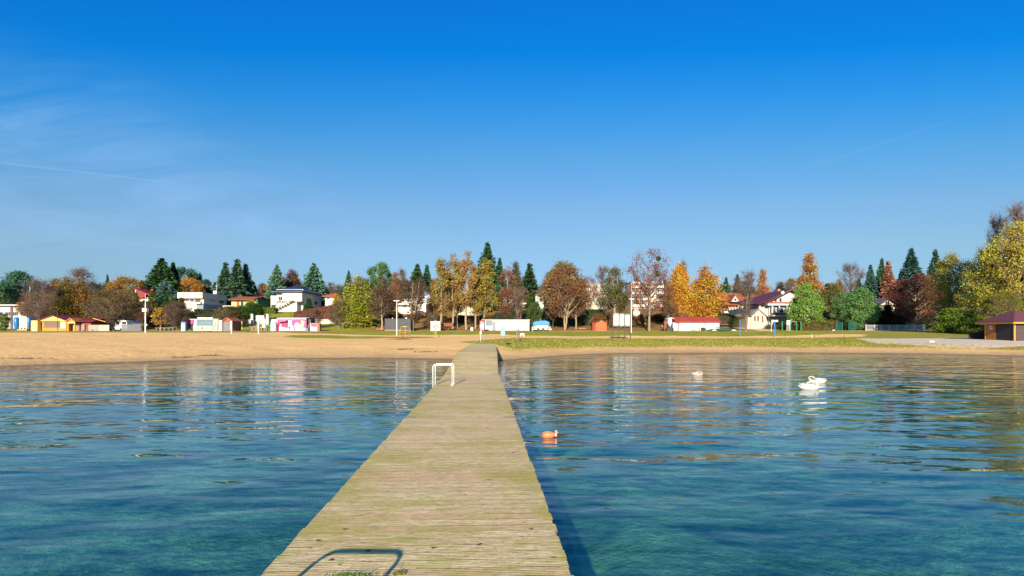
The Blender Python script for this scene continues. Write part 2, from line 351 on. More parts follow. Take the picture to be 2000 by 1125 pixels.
inc = t.n('ShaderNodeNewGeometry').outputs['Incoming']; dt = t.n('ShaderNodeVectorMath', operation='DOT_PRODUCT'); t.l(inc, dt.inputs[0]); t.l(bp.outputs[0], dt.inputs[1])
frs = t.m('ADD', .02, t.m('MULTIPLY', .98, t.m('POWER', t.m('SUBTRACT', 1, t.m('ABSOLUTE', dt.outputs['Value']), clamp=True), 5)))   # Schlick, the same from both sides
gl = t.n('ShaderNodeBsdfGlossy'); gl.inputs['Roughness'].default_value = .004; gl.inputs[0].default_value = (.92, .96, 1, 1); t.l(bp.outputs[0], gl.inputs['Normal'])
da = t.n('ShaderNodeAttribute', attribute_name='depth')
tr = t.n('ShaderNodeBsdfTransparent'); t.l(t.mix(t.m('POWER', da.outputs['Fac'], .7), (.9, .92, .88), (.45, .83, .91)), tr.inputs[0])
df = t.n('ShaderNodeBsdfDiffuse'); bn = t.noise(t.mapping(g, (.6, 1, 1)), .22, 4, .6)
t.l(t.mix(t.ramp(bn, [(.35, 0), (.65, 1)]), (.004, .050, .095), (.010, .095, .125)), df.inputs[0])
body = t.n('ShaderNodeMixShader'); t.l(t.m('MULTIPLY', t.m('POWER', da.outputs['Fac'], 1.2), .24), body.inputs[0]); t.l(tr.outputs[0], body.inputs[1]); t.l(df.outputs[0], body.inputs[2])
mx = t.n('ShaderNodeMixShader'); t.l(frs, mx.inputs[0]); t.l(body.outputs[0], mx.inputs[1]); t.l(gl.outputs[0], mx.inputs[2]); t.l(mx.outputs[0], out.inputs[0])
water.data.materials.append(wm)
# ---------------------------------------------------------------- pier
def deck_mat():
    m = bpy.data.materials.new('grooved_boards'); m.use_nodes = True; t = NT(m.node_tree)
    out = t.n('ShaderNodeOutputMaterial'); p = t.n('ShaderNodeBsdfPrincipled'); t.l(p.outputs[0], out.inputs[0]); p.inputs['Roughness'].default_value = .85; p.inputs['Specular IOR Level'].default_value = .25
    g = t.n('ShaderNodeTexCoord').outputs['Object']; ge = t.n('ShaderNodeNewGeometry'); r = ge.outputs['Random Per Island']
    off = t.n('ShaderNodeCombineXYZ'); t.l(t.m('MULTIPLY', r, 37), off.inputs[0]); t.l(t.m('MULTIPLY', r, 11), off.inputs[2])
    ad = t.n('ShaderNodeVectorMath', operation='ADD'); t.l(g, ad.inputs[0]); t.l(off.outputs[0], ad.inputs[1])
    grain = t.noise(t.mapping(ad.outputs[0], (2.6, 36, 1)), 2.2, 6, .7, .6)
    fine = t.noise(t.mapping(ad.outputs[0], (8, 105, 1)), 2.0, 4, .75)
    c = t.mix(t.ramp(r, [(0, 0), (1, 1)]), (.84, .57, .29), (1.0, .80, .46))
    c = t.mix(t.ramp(t.noise(ad.outputs[0], 1.7, 3), [(.45, 0), (.7, .45)]), c, (.90, .58, .38))
    c = t.mix(t.ramp(grain, [(.38, .8), (.51, 0)]), c, (.40, .27, .13))
    c = t.mix(t.ramp(fine, [(.40, .8), (.505, 0)]), c, (.26, .17, .08))
    c = t.mix(t.ramp(fine, [(.62, 0), (.8, .4)]), c, (.74, .63, .48))
    # algae film, heavier towards the open end
    big = t.noise(t.mapping(g, (1, 1.4, 1)), .8, 4, .65); med = t.noise(t.mapping(g, (1.4, 7, 1)), 2.4, 5, .7, .6)
    sy = t.n('ShaderNodeSeparateXYZ'); t.l(g, sy.inputs[0])
    near = t.ramp(t.m('DIVIDE', sy.outputs[1], 26), [(.1, .10), (.55, .02), (1, -.12)])
    edge = t.m('MULTIPLY', t.m('POWER', t.m('ABSOLUTE', sy.outputs[0]), 3), .05)
    alg = t.m('ADD', t.m('ADD', t.m('MULTIPLY', big, .5), t.m('MULTIPLY', med, .5)), t.m('ADD', near, edge))
    c = t.mix(t.ramp(alg, [(.56, 0), (.68, .78)]), c, (.42, .38, .06))
    # grooves
    gv = t.m('SINE', t.m('MULTIPLY', sy.outputs[1], 2 * math.pi / .0285)); gv = t.m('ADD', t.m('MULTIPLY', gv, .5), .5)
    c = t.mix(t.m('MULTIPLY', t.m('POWER', gv, 2.0), .36), c, (.10, .085, .05))
    seam = t.m('FRACT', t.m('DIVIDE', t.m('ADD', sy.outputs[1], .004), .1425)); c = t.mix(t.m('MULTIPLY', t.m('LESS_THAN', seam, .09), t.ramp(t.noise(t.mapping(g, (1.5, .4, 1)), 3, 3), [(.35, .45), (.6, 1)])), c, (.10, .085, .035))
    grit = t.noise(t.mapping(ad.outputs[0], (8, 15, 1)), 2.6, 5, .85); c = t.mix(t.ramp(grit, [(.575, 0), (.64, .85)]), c, (.16, .11, .07)); c = t.mix(t.ramp(grit, [(.30, .6), (.37, 0)]), c, (.62, .60, .56))
    kn = t.noise(t.mapping(ad.outputs[0], (1, 2.2, 1)), 7.5, 3, .6)
    c = t.mix(t.ramp(kn, [(.68, 0), (.73, .8)]), c, (.12, .06, .035))
    t.l(c, p.inputs['Base Color'])
    b = t.n('ShaderNodeBump'); b.inputs['Distance'].default_value = .005; b.inputs['Strength'].default_value = .4
    t.l(t.m('SUBTRACT', t.m('ADD', t.m('MULTIPLY', grain, .5), t.m('MULTIPLY', fine, .3)), t.m('MULTIPLY', gv, .6)), b.inputs['Height']); t.l(b.outputs[0], p.inputs['Normal'])
    return m
DM = deck_mat(); beam = M((.24, .18, .11), .85, .3, 3, streak=.2)
alu = M((.10, .16, .24), .5, .15, 5)
def cx(d): return -.624 - .0495 * (d - 3.73)
PIER = thing('pier', 'long weathered plank jetty of grooved boards running from the foreground to the beach', 'pier', (cx(0), 0, 0))
def section(p0, p1, w, z0, z1, seed):
    rnd = random.Random(seed); a = Vector((p0[0], p0[1], z0)); b = Vector((p1[0], p1[1], z1)); L = (b - a).length
    hd = math.atan2(-(b.x - a.x), b.y - a.y); tilt = math.asin((b.z - a.z) / L)
    mb = MB(); y = 0
    while y < L - .05:
        j = rnd.uniform(-.012, .010); h = rnd.uniform(-.0006, .0006); j2 = rnd.uniform(-.010, .012); y1 = min(y + .1405, L)
        mb.box(-w / 2 + j, w / 2 + j2, y, y1, -.03 + h, h); y += .1425
    o = mb.build('decking', DM, PIER); o.location = a - PIER.location; o.rotation_euler = (tilt, 0, hd)
    for sgn in (-1, 1):
        e = MB().box(sgn * (w / 2 - .03) - .035, sgn * (w / 2 - .03) + .035, 0, L, -.20, -.036).build('edge_beam', beam, PIER)
        e.location = o.location; e.rotation_euler = o.rotation_euler
    return o
section((cx(-5), -5), (cx(1.12), 1.12), 2.04, .45, .45, 5)
section((cx(1.13), 1.13), (cx(10.594), 10.594), 2.04, .45, .45, 1)
section((cx(10.602), 10.602), (cx(21.4), 21.4), 2.04, .45, .45, 2)
section((-1.52, 21.42), (-1.757, 28.7), 2.0, .452, 1.02, 3)
section((-1.758, 28.73), (-2.45, 48.2), 2.02, 1.023, 1.03, 4)
flo = M((.10, .17, .26), .5, .2, 3)
for d in (-3.8, .3, 2.2, 5.6, 9.2, 12, 16, 20):
    f = MB().box(-.92, .92, -.55, .55, -.22, .24).build('float', flo, PIER, bevel=.06); f.location = Vector((cx(d), d, 0)) - PIER.location
for d in (28.8, 33, 37.5, 42):
    for sx_ in (-.8, .8):
        x = -1.757 - .0357 * (d - 28.7) + sx_; zt = 1.02 - .22
        f = MB().tube([(0, 0, gz(x, d) - .5), (0, 0, zt)], .06, 8).build('pile', beam, PIER); f.location = Vector((x, d, 0)) - PIER.location
for d, hw in ((10.6, 1.02), (21.4, .98), (1.115, 1.02)):
    for sx_ in (-1, 1):
        f = MB().box(-.09, .09, -.03, .03, 0, .008).tube([(sx_ * .115, -.05, -.02), (sx_ * .115, .05, -.02)], .018, 8).build('hinge_plate', alu, PIER)
        f.location = Vector((cx(d) + sx_ * (hw - .10), d, .457 if d < 20 else .458)) - PIER.location

def ladder(name_lab, d, z=.45):
    ed = cx(d) - 1.02
    T = thing('swim_ladder', name_lab, 'ladder', (ed, d, z), 'steel bathing ladders on the left edge of the jetty')
    for dy in (0, .5):
        r = .07; pts = [(.515, dy, 0)] + [(.515, dy, .62 - r)]
        pts += [(.515 - r + r * math.cos(a), dy, .62 - r + r * math.sin(a)) for a in (R(30), R(60), R(90))]
        pts += [(-.05 + r - r * math.cos(a), dy, .62 - r + r * math.sin(a)) for a in (R(90), R(60), R(30), 0)]
        pts += [(-.05, dy, -1.3)]
        h = MB().tube(pts, .016, 12).tube([(.515, dy, 0), (.515, dy, .012)], .05, 12).build('handrail', steel, T, smooth=False)
        for pl in h.data.polygons: pl.use_smooth = True
    for k in range(4):
        MB().box(-.10, -.0, .02, .48, -.30 - k * .28, -.275 - k * .28).build('rung', steel, T)
ladder('polished steel bathing ladder with two looped handrails, the one standing halfway along the jetty', 16.9)
ladder('steel bathing ladder at the near end of the jetty that throws the loop-shaped shadow', 1.7)

# moss and grass growing out of the board gaps
def blades(n, spread, h, seed, flat=.5):
    rnd = random.Random(seed); mb = MB()
    for i in range(n):
        x = rnd.gauss(0, spread[0]); y = rnd.gauss(0, spread[1]); a = rnd.uniform(0, 6.28); l = h * rnd.uniform(.5, 1.2); w = .003
        dx, dy = math.cos(a), math.sin(a); o = rnd.uniform(.2, 1.2) * l * flat * 2
        mb.add([(x - dy * w, y + dx * w, 0), (x + dy * w, y - dx * w, 0), (x + dx * o * .5 + dy * w * .7, y + dy * o * .5 - dx * w * .7, l * .75), (x + dx * o * .5 - dy * w * .7, y + dy * o * .5 + dx * w * .7, l * .75), (x + dx * o, y + dy * o, l * .8)],
               [(0, 1, 2, 3), (3, 2, 4)])
    return mb
def gmat(c): return M(c, .8, .35, 20)
for (px, py, n, sp, h, lab, c) in ((692, 1128, 300, (.075, .016), .032, 'bright green grass tuft growing between the boards near the loop-shaped shadow', (.16, .30, .02)),
                                   (781, 1122, 90, (.022, .012), .03, 'small yellow-brown moss tuft right of the green grass tuft on the near boards', (.22, .20, .03)),
                                   (899, 836, 40, (.02, .006), .012, 'tiny green moss streak left of the middle of the jetty boards', (.20, .24, .02)),
                                   (952, 836, 60, (.02, .006), .012, 'tiny green moss streak right of the middle of the jetty boards', (.20, .24, .02))):
    d = (CZ - .45) * F / (py - HY)
    o = blades(n, sp, h, px).build('moss_tuft', gmat(c)); o.location = (gx(px, d), d, .448); tag(o, lab, 'moss')
# dead leaves lying on the boards
rnd = random.Random(9)
leafm = M((.13, .05, .025), .8, .3, 40)
spots = [(620, 1058, 'left of the loop-shaped shadow near the left edge'), (647, 1095, 'inside the loop-shaped shadow'), (718, 1077, 'under the bar of the loop-shaped shadow'), (1036, 1035, 'alone near the right edge of the boards'),
         (672, 1035, 'beyond the loop-shaped shadow'), (846, 1072, 'mid deck right of the loop-shaped shadow'), (1001, 885, 'far along by the right edge'), (935, 1066, 'between the middle and the right edge in the foreground')]
for px, py, w in spots:
    d = (CZ - .45) * F / (py - HY); mb = MB(); n = 9; q = rnd.uniform(0, 6)
    ring = [(math.cos(q + 6.283 * k / n) * .021 * rnd.uniform(.6, 1.3), math.sin(q + 6.283 * k / n) * .015 * rnd.uniform(.6, 1.3), rnd.uniform(.001, .009)) for k in range(n)]
    mb.add(ring + [(0, 0, .004)], [(k, (k + 1) % n, n) for k in range(n)])
    o = mb.build('dead_leaf', leafm); o.location = (gx(px, d), d, .455); tag(o, 'dead leaf on the jetty, ' + w, 'leaf', 'dead leaves on the jetty')

# ---------------------------------------------------------------- floating things
def loft(pts, n=16, sub=5):                 # pts: (x, y, z, half width, half height); one smooth skin along the line
    P = np.array(pts, float); m = len(P); out_ = []
    for i in range(m - 1):
        p0, p1, p2, p3 = P[max(i - 1, 0)], P[i], P[i + 1], P[min(i + 2, m - 1)]
        for k in range(sub):
            u = k / sub; out_.append(.5 * ((2 * p1) + (-p0 + p2) * u + (2 * p0 - 5 * p1 + 4 * p2 - p3) * u * u + (-p0 + 3 * p1 - 3 * p2 + p3) * u ** 3))
    out_.append(P[-1]); out_ = np.array(out_); C_ = [Vector(q[:3]) for q in out_]; mb = MB(); v_ = []
    for i, c_ in enumerate(C_):
        d = (C_[min(i + 1, len(C_) - 1)] - C_[max(i - 1, 0)]).normalized(); a = Vector((0, 1, 0)); a = (a - d * a.dot(d)).normalized(); b = d.cross(a)
        for k in range(n):
            th = 6.28318 * k / n; v_.append(c_ + a * math.cos(th) * max(out_[i][3], .001) + b * math.sin(th) * max(out_[i][4], .001))
    L = len(C_)
    f_ = [(i * n + k, i * n + (k + 1) % n, (i + 1) * n + (k + 1) % n, (i + 1) * n + k) for i in range(L - 1) for k in range(n)]
    return mb.add(v_, f_ + [tuple(range(n - 1, -1, -1)), tuple(range((L - 1) * n, L * n))])
swanm = M((.56, .54, .50), .8, .06, 14, bump=.004)
def swan(lab, px, py, face, feather, pose, scale=1.0, rz=0, grp='swans resting on the water'):
    d = CZ * F / (py - HY); T = thing('swan', lab, 'swan', (gx(px, d), d, 0), grp); scale *= .92; T.scale = (face * scale, scale, scale * .8); T.rotation_euler = (0, 0, rz)
    trunk_ = [(-.40, 0, .20, .012, .006), (-.35, 0, .16, .05, .035), (-.25, 0, .11, .13, .11), (-.08, 0, .09, .19, .17), (.10, 0, .08, .195, .175), (.26, 0, .09, .155, .155), (.345, 0, .14, .095, .10)]
    if pose == 'sleep':
        neck = [(.355, 0, .22, .05, .055), (.31, .01, .31, .037, .04), (.22, .02, .355, .033, .035), (.11, .03, .355, .032, .033), (.04, .035, .325, .038, .038), (-.01, .035, .305, .038, .036), (-.05, .035, .295, .02, .02)]
        bill = [(-.04, .035, .298, .017, .015), (-.085, .035, .28, .014, .009), (-.115, .035, .265, .009, .004)]
    else:
        neck = [(.37, 0, .20, .05, .055), (.43, 0, .26, .036, .038), (.45, -.03, .33, .032, .032), (.40, -.07, .385, .031, .032), (.32, -.11, .375, .032, .034), (.27, -.14, .33, .04, .04), (.25, -.15, .28, .024, .026)]
        bill = [(.252, -.152, .285, .018, .018), (.24, -.165, .24, .013, .014), (.232, -.17, .20, .006, .007)]
    loft(trunk_ + neck).build('body', feather, T, smooth=True)
    loft(bill, 10, 3).build('beak', M((.10, .03, .01) if feather is swanm else (.12, .10, .09), .5), T, smooth=True)
    for s in (-1, 1):
        loft([(.20, s * .13, .15, .02, .04), (.10, s * .155, .18, .05, .085), (-.08, s * .145, .20, .055, .095), (-.22, s * .09, .22, .045, .06), (-.32, s * .04, .245, .02, .022), (-.355, s * .03, .26, .004, .004)], 12, 4).build('wing', feather, T, smooth=True)
    return T
swan('nearer white swan of the pair, asleep with its neck folded over its back', 1578, 760, 1, swanm, 'sleep')
swan('farther white swan of the pair, its looped neck arched down on the left', 1598, 748, -1, swanm, 'preen', .92)
swan('young grey-pink swan floating alone beneath the reflections of the golden birches', 1361, 733, 1, M((.52, .40, .33), .85, .25, 18), 'sleep', .72)
d = CZ * F / (854 - HY)
B_ = thing('mooring_buoy', 'faded orange-pink bulb-shaped buoy floating just right of the jetty', 'buoy', (gx(1074, d), d, 0), rz=R(-6)); B_.scale = (.92,) * 3
loft([(-.165, 0, .03, .01, .01), (-.155, 0, .032, .045, .045), (-.11, 0, .04, .078, .078), (-.04, 0, .047, .085, .085), (.03, 0, .05, .070, .070), (.08, 0, .052, .046, .046), (.115, 0, .058, .026, .03)], 20, 4).build('bulb', M((.85, .22, .09), .45, .15, 7), B_, smooth=True)
nk = MB().box(.105, .150, -.026, .026, .02, .150)
nk.build('neck', M((.82, .42, .30), .5, .1, 7), B_, bevel=.012)
MB().tube([(.127, -.030, .115), (.127, .030, .115)], .015, 12).build('eye', dark, B_)
MB().box(.148, .172, -.014, .014, .095, .118).build('lug', M((.82, .42, .30), .5, .1, 7), B_, bevel=.005)
# ---------------------------------------------------------------- trees: a few crowns per kind, shared by many trees
def np_mesh(name, v, nper):                 # v (N, nper, 3): loose faces
    me = bpy.data.meshes.new(name); n = len(v)
    me.vertices.add(n * nper); me.vertices.foreach_set('co', v.astype(np.float32).ravel())
    me.loops.add(n * nper); me.loops.foreach_set('vertex_index', np.arange(n * nper, dtype=np.int32)); me.polygons.add(n)
    me.polygons.foreach_set('loop_start', np.arange(0, n * nper, nper, dtype=np.int32)); me.polygons.foreach_set('loop_total', np.full(n, nper, np.int32)); me.update()
    return me
def leaves(rg, c, size, el=1.5, flat=0.0, down=0.0):
    n = len(c); size = size * 1.25; u = rg.normal(size=(n, 3)); u[:, 2] = u[:, 2] * (1 - flat) - down; u /= np.linalg.norm(u, axis=1)[:, None]
    w = rg.normal(size=(n, 3)); w -= (w * u).sum(1)[:, None] * u; w /= np.linalg.norm(w, axis=1)[:, None]
    s = (size * rg.uniform(.55, 1.35, n))[:, None]; a = u * s * el * .5; b = w * s * .5
    return np.stack([c - a, c + b * .9 - a * .1, c + a, c - b * .9 - a * .1], 1)
def wood(mb, pts, r0, r1, n=5): mb.tube(pts, [r0 + (r1 - r0) * i / (len(pts) - 1) for i in range(len(pts))], n, False)
def mb_mesh(name, mb):
    me = bpy.data.meshes.new(name); me.from_pydata([tuple(p) for p in mb.v], [], mb.f); me.polygons.foreach_set('use_smooth', [True] * len(me.polygons)); me.update(); return me
PROFILE = {'round': lambda t: np.sqrt(np.clip(1 - (2 * t - 1) ** 2, 0, 1)) ** .8, 'egg': lambda t: np.clip(np.sin(np.pi * np.clip(t, 0, 1) ** .75), 0, 1) ** .75,
           'cone': lambda t: (1 - t) ** .75 * np.clip(t * 8, 0, 1), 'vase': lambda t: np.clip(.35 + .9 * t, 0, 1) * np.sqrt(np.clip(1 - t ** 5, 0, 1)),
           'column': lambda t: np.clip(t * 5, 0, 1) ** .6 * np.clip((1 - t) * 2.2, 0, 1) ** .6}
def decid(seed, wr=.7, base=.25, clumps=60, n=9000, leaf=.02, cr=.085, prof='round', droop=0., twigs=10, stems=1, lean=0., hollow=.35, fill=1., tw=.0011):
    """crown and trunk meshes of a broadleaf tree 1 unit high"""
    rg = np.random.default_rng(seed); rnd = random.Random(seed); tk = MB(); tg = MB()
    tops = []
    for k in range(stems):
        a = rnd.uniform(0, 6.28); sp = 0 if stems == 1 else rnd.uniform(.04, .13) * wr / .7
        th = rnd.uniform(.70, .9) if stems > 1 else .88
        p = [Vector((0 if stems == 1 else math.cos(a) * .012, 0 if stems == 1 else math.sin(a) * .012, -.02))]
        for i in range(1, 8):
            f = i / 7; p.append(Vector((math.cos(a) * sp * f * 1.6 + lean * f * f + rnd.uniform(-.012, .012), math.sin(a) * sp * f * 1.6 + rnd.uniform(-.012, .012), th * f)))
        wood(tk, p, .021 if stems == 1 else .015, .0035, 7); tops.append(p)
    pf = PROFILE[prof]; vs_ = []
    cl = []
    for i in range(clumps):
        for _ in range(40):
            tt = rg.uniform(.02, .98) ** .9; w_ = pf(np.array(tt)) * wr / 2
            if rg.uniform() < w_ / (wr / 2) + .12: break
        ang = rg.uniform(0, 6.28); rad = max(float(w_) - cr * .55, 0) * (hollow + (1 - hollow) * rg.uniform() ** .6)
        zc = base + (1 - base) * tt; cl.append(Vector((math.cos(ang) * rad + lean * tt, math.sin(ang) * rad, min(zc, 1 - cr * .5))))
    for c_ in cl:
        p = tops[rnd.randrange(len(tops))]; rad = math.hypot(c_.x, c_.y)
        za = max(min(c_.z - rad * (.9 if droop == 0 else .5), .84), base * .75); f = za / p[-1].z * 7; i = min(int(f), 6); q = p[i].lerp(p[i + 1], min(f - i, 1))
        mid = q.lerp(c_, .5) + Vector((rnd.uniform(-.02, .02), rnd.uniform(-.02, .02), -.015 + droop * .08)); wood(tg, [q, q.lerp(mid, .5) + Vector((0, 0, -.004)), mid, c_], .0075, .0022, 4)
        for j in range(twigs):
            dv = Vector((rnd.gauss(0, 1), rnd.gauss(0, 1), rnd.gauss(.25, .7) if droop == 0 else rnd.gauss(-.6, .5))).normalized() * cr * rnd.uniform(.7, 1.7)
            s0 = mid.lerp(c_, rnd.uniform(.3, 1.0)); e = s0 + dv; kx = s0.lerp(e, .5) + Vector((rnd.uniform(-1, 1), rnd.uniform(-1, 1), rnd.uniform(-1, 1))) * cr * .15
            wood(tg, [s0, kx, e], tw * 1.8, tw * .5, 3)
            for _ in range(2):
                b0 = s0.lerp(e, rnd.uniform(.3, .8)); wood(tg, [b0, b0 + Vector((rnd.gauss(0, 1), rnd.gauss(0, 1), rnd.gauss(.3 if droop == 0 else -1, .8))).normalized() * cr * rnd.uniform(.3, .8)], tw, tw * .5, 3)
    per = int(n / clumps)
    for c_ in cl:
        k = int(per * fill * rnd.uniform(.5, 1.4)); q = rg.normal(size=(k, 3)) * np.array([.55, .55, .42]) * cr + np.array(c_)
        if droop: q[:, 2] -= rg.exponential(droop * cr * 1.6, k)
        vs_.append(leaves(rg, q, leaf, 1.5, 0, .6 if droop else 0))
    return (np_mesh('crown', np.concatenate(vs_), 4) if n else None), mb_mesh('trunk', tk), mb_mesh('branches', tg), wr
def conifer(seed, wr=.42, base=.04, tiers=34, per=13, leaf=.021, droop=.25, power=.85, dens=1., ragged=.4):
    rg = np.random.default_rng(seed); vs_ = []; rnd = random.Random(seed); tg = MB()
    for i in range(tiers):
        t_ = i / (tiers - 1); z = base + (1 - base) * (t_ ** .95) * .985; Rr = wr / 2 * ((1 - t_) ** power * (.92 + .08 * math.sin(i * 1.9)) + .015)
        nb = max(5, int(per * (1 - t_ * .45))); a0 = rg.uniform(0, 6.28)
        for b in range(nb):
            a = a0 + 6.283 * b / nb + rg.normal() * .16; L = Rr * (1 - ragged * rg.uniform() + .12 * rg.normal() * ragged); L = max(L, .008); up = rg.normal() * .06
            k = max(4, int(60 * dens * (L / (wr / 2)) + 4)); f = np.sqrt(rg.uniform(0.02, 1, k)); side_ = rg.normal(size=k) * .10 * L * (1.15 - f) + rg.normal(size=k) * .008
            x = np.cos(a) * L * f - np.sin(a) * side_; y = np.sin(a) * L * f + np.cos(a) * side_
            zz = z - droop * L * f + up * L * f + .12 * L * f ** 3 + rg.normal(size=k) * .014
            c_ = np.stack([x, y, zz], 1); ou = np.stack([np.cos(a) * np.ones(k), np.sin(a) * np.ones(k), -droop * np.ones(k)], 1)
            u = ou + rg.normal(size=(k, 3)) * .45; u /= np.linalg.norm(u, axis=1)[:, None]; w = rg.normal(size=(k, 3)); w[:, 2] *= .8; w -= (w * u).sum(1)[:, None] * u; w /= np.linalg.norm(w, axis=1)[:, None]
            s = (leaf * rg.uniform(.6, 1.3, k))[:, None]; A = u * s * .8; B = w * s * .36
            vs_.append(np.stack([c_ - A, c_ + B, c_ + A, c_ - B], 1))
    k = 26; zz = rg.uniform(.93, 1.0, k); c_ = np.stack([rg.normal(size=k) * .0025, rg.normal(size=k) * .0025, zz], 1); vs_.append(leaves(rg, c_, .014, 2.2))
    tk = MB(); wood(tk, [(0, 0, -.02), (0, 0, .5), (0, 0, .97)], .016, .001, 7)
    for i in range(60):
        t_ = rnd.uniform(0, .9); z = base + (1 - base) * t_; L = wr / 2 * (1 - t_) ** power * .8; a = rnd.uniform(0, 6.28); wood(tg, [(0, 0, z), (math.cos(a) * L, math.sin(a) * L, z - droop * L)], .003, .001, 3)
    return np_mesh('crown', np.concatenate(vs_), 4), mb_mesh('trunk', tk), mb_mesh('branches', tg), wr
PROTO = {}
def proto(key, *alts): PROTO[key] = list(alts)
proto('spruce', conifer(1, .46), conifer(2, .42, ragged=.35), conifer(3, .5, ragged=.3))
proto('bluespruce', conifer(4, .62, tiers=30, per=14, leaf=.028, droop=.12, power=.75), conifer(5, .56, tiers=28, per=14, leaf=.028, droop=.1, power=.8))
proto('thin', conifer(6, .30, tiers=36, per=11, droop=.35, ragged=.45), conifer(7, .34, tiers=34, droop=.3, ragged=.5))
proto('thuja', decid(8, .34, .02, 70, 9000, .018, .05, 'column', twigs=0, hollow=.5), decid(9, .45, .02, 60, 8000, .02, .06, 'cone', twigs=0, hollow=.5))
proto('pine', decid(10, .75, .35, 46, 11000, .017, .075, 'vase', twigs=3, hollow=.5), decid(11, .7, .42, 36, 9000, .017, .08, 'round', twigs=3, hollow=.5))
proto('bushpine', decid(12, .85, .04, 90, 14000, .018, .085, 'egg', twigs=2, hollow=.45), decid(13, .9, .06, 80, 13000, .018, .09, 'round', twigs=2, hollow=.5))
proto('round', decid(14, .85, .2, 80, 11000, .015, .085, 'round', twigs=7), decid(15, .8, .22, 80, 9000, .015, .085, 'egg', twigs=7, stems=2))
proto('sparse', decid(16, .85, .24, 60, 2400, .013, .085, 'round', twigs=9), decid(17, .7, .2, 54, 3200, .014, .085, 'vase', twigs=10, stems=3))
proto('thinleaf', decid(18, .6, .22, 58, 4800, .013, .08, 'egg', twigs=10), decid(19, .55, .15, 50, 4600, .013, .08, 'egg', twigs=10, stems=2), decid(20, .5, .2, 52, 4800, .013, .075, 'column', twigs=9, stems=3))
proto('locust', decid(21, .38, .22, 50, 5200, .014, .058, 'egg', twigs=7), decid(22, .36, .28, 42, 4600, .014, .055, 'column', twigs=7, lean=.05), decid(23, .42, .2, 52, 5600, .014, .06, 'cone', twigs=7, lean=-.03))
proto('birch', decid(24, .42, .06, 80, 15000, .012, .055, 'egg', droop=.9, twigs=8), decid(25, .5, .10, 80, 14000, .012, .07, 'egg', droop=1.1, twigs=8, lean=.04))
proto('bare', decid(26, .85, .2, 70, 0, twigs=22, prof='round', tw=.0010), decid(27, .6, .25, 60, 0, twigs=20, prof='vase', stems=2, tw=.0010), decid(28, .5, .1, 60, 0, twigs=20, prof='egg', stems=3, tw=.0010))
proto('shrubbare', decid(29, 1.3, .05, 90, 2500, .02, .10, 'round', twigs=22, stems=4, tw=.0016))
proto('apple', decid(30, 1.15, .16, 100, 4500, .016, .10, 'round', twigs=20, stems=2, tw=.0014, hollow=.5))
proto('bush', decid(31, 1.2, .0, 70, 9000, .026, .12, 'round', twigs=0, hollow=.4), decid(32, .95, .0, 60, 8000, .026, .13, 'egg', twigs=0, hollow=.4))
proto('larch', decid(33, .6, .16, 80, 7000, .014, .07, 'cone', twigs=8, hollow=.45))
proto('willow', decid(34, .72, .1, 120, 17500, .0085, .065, 'egg', twigs=10, stems=3, hollow=.4, tw=.0008), decid(35, .7, .06, 110, 17000, .0085, .07, 'round', twigs=10, stems=3, hollow=.4, tw=.0008))
proto('young', decid(36, .55, .25, 34, 1500, .024, .09, 'round', twigs=6))
_cnt = {}
KINDNAME = dict(spruce='spruce_tree', bluespruce='blue_spruce_tree', thin='spruce_tree', thuja='thuja', pine='pine_tree', bushpine='pine_tree', round='leafy_tree', sparse='half_bare_tree', thinleaf='autumn_tree', locust='larch_tree',
                birch='birch_tree', bare='bare_tree', shrubbare='bare_shrub', apple='fruit_tree', bush='shrub', larch='larch_tree', willow='willow_tree', young='young_tree')
def tree(kind, px, d, ytop, wpx, col, label, bk=None, alt=None, group=None, fm=None, cat='tree', dz=0):
    i = _cnt.get(kind, 0); _cnt[kind] = i + 1; al = PROTO[kind]; cr_, tk, br, wr = al[(i if alt is None else alt) % len(al)]
    x, y, z = at(px, d); z += dz; h = hz(ytop, d) - z; w = wpx * d / F
    T = thing(KINDNAME[kind], label, cat, (x, y, z), group); rng = random.Random(int(px * 7 + d)); T.rotation_euler = (0, 0, rng.uniform(0, 6.28))
    sxy = w / wr * (2.0 if kind in ('spruce', 'thin') else 1.75 if kind == 'bluespruce' else 1.3 if kind == 'birch' else 1.15); T.scale = (sxy, sxy, h)
    bk = bk or bark
    def part(name, me, m):
        if me is None: return
        o = bpy.data.objects.new(name, me); COL.objects.link(o); o.parent = T
        if not me.materials: me.materials.append(m)
        o.material_slots[0].link = 'OBJECT'; o.material_slots[0].material = m; return o
    f_ = foliage(fm or ('conifer' if kind in ('spruce', 'bluespruce', 'thin', 'pine', 'bushpine') else 'leaf'))
    c_ = part('crown', cr_, f_)
    if c_: c_.color = tuple(min(q * (1.7 if f_ is foliage('conifer') else 1.0), .8) for q in col) + (1,)
    part('trunk', tk, bk)
    if kind not in ('bush', 'thuja'): part('branches', br, bark_twig if kind in ('birch', 'sparse', 'thinleaf', 'bare', 'apple') else bk)
    return T
GRN = (.028, .062, .022); BLU = (.05, .10, .085); DKG = (.018, .045, .026); OLV = (.085, .085, .022); ORG = (.36, .15, .02); YEL = (.42, .24, .02); BRN = (.16, .075, .035); RBR = (.13, .045, .028)
YGR = (.28, .26, .02); GLD = (.25, .17, .04); PNG = (.05, .105, .025); PUR = (.10, .035, .03); OBR = (.26, .12, .03)
ev = 'evergreens on the slope'; au = 'autumn trees on the slope'
tree('pine', 28, 150, 532, 62, (.028, .07, .045), 'blue-green pine at the far left edge standing over the long white building', alt=0, group=ev)
tree('pine', 2, 145, 560, 40, (.03, .07, .03), 'dark pine cut by the left edge of the picture, lower than its neighbour', group=ev)
tree('bush', 3, 118, 612, 26, (.12, .17, .02), 'yellow-green shrub cut by the left edge beside the blue columns', cat='shrub')
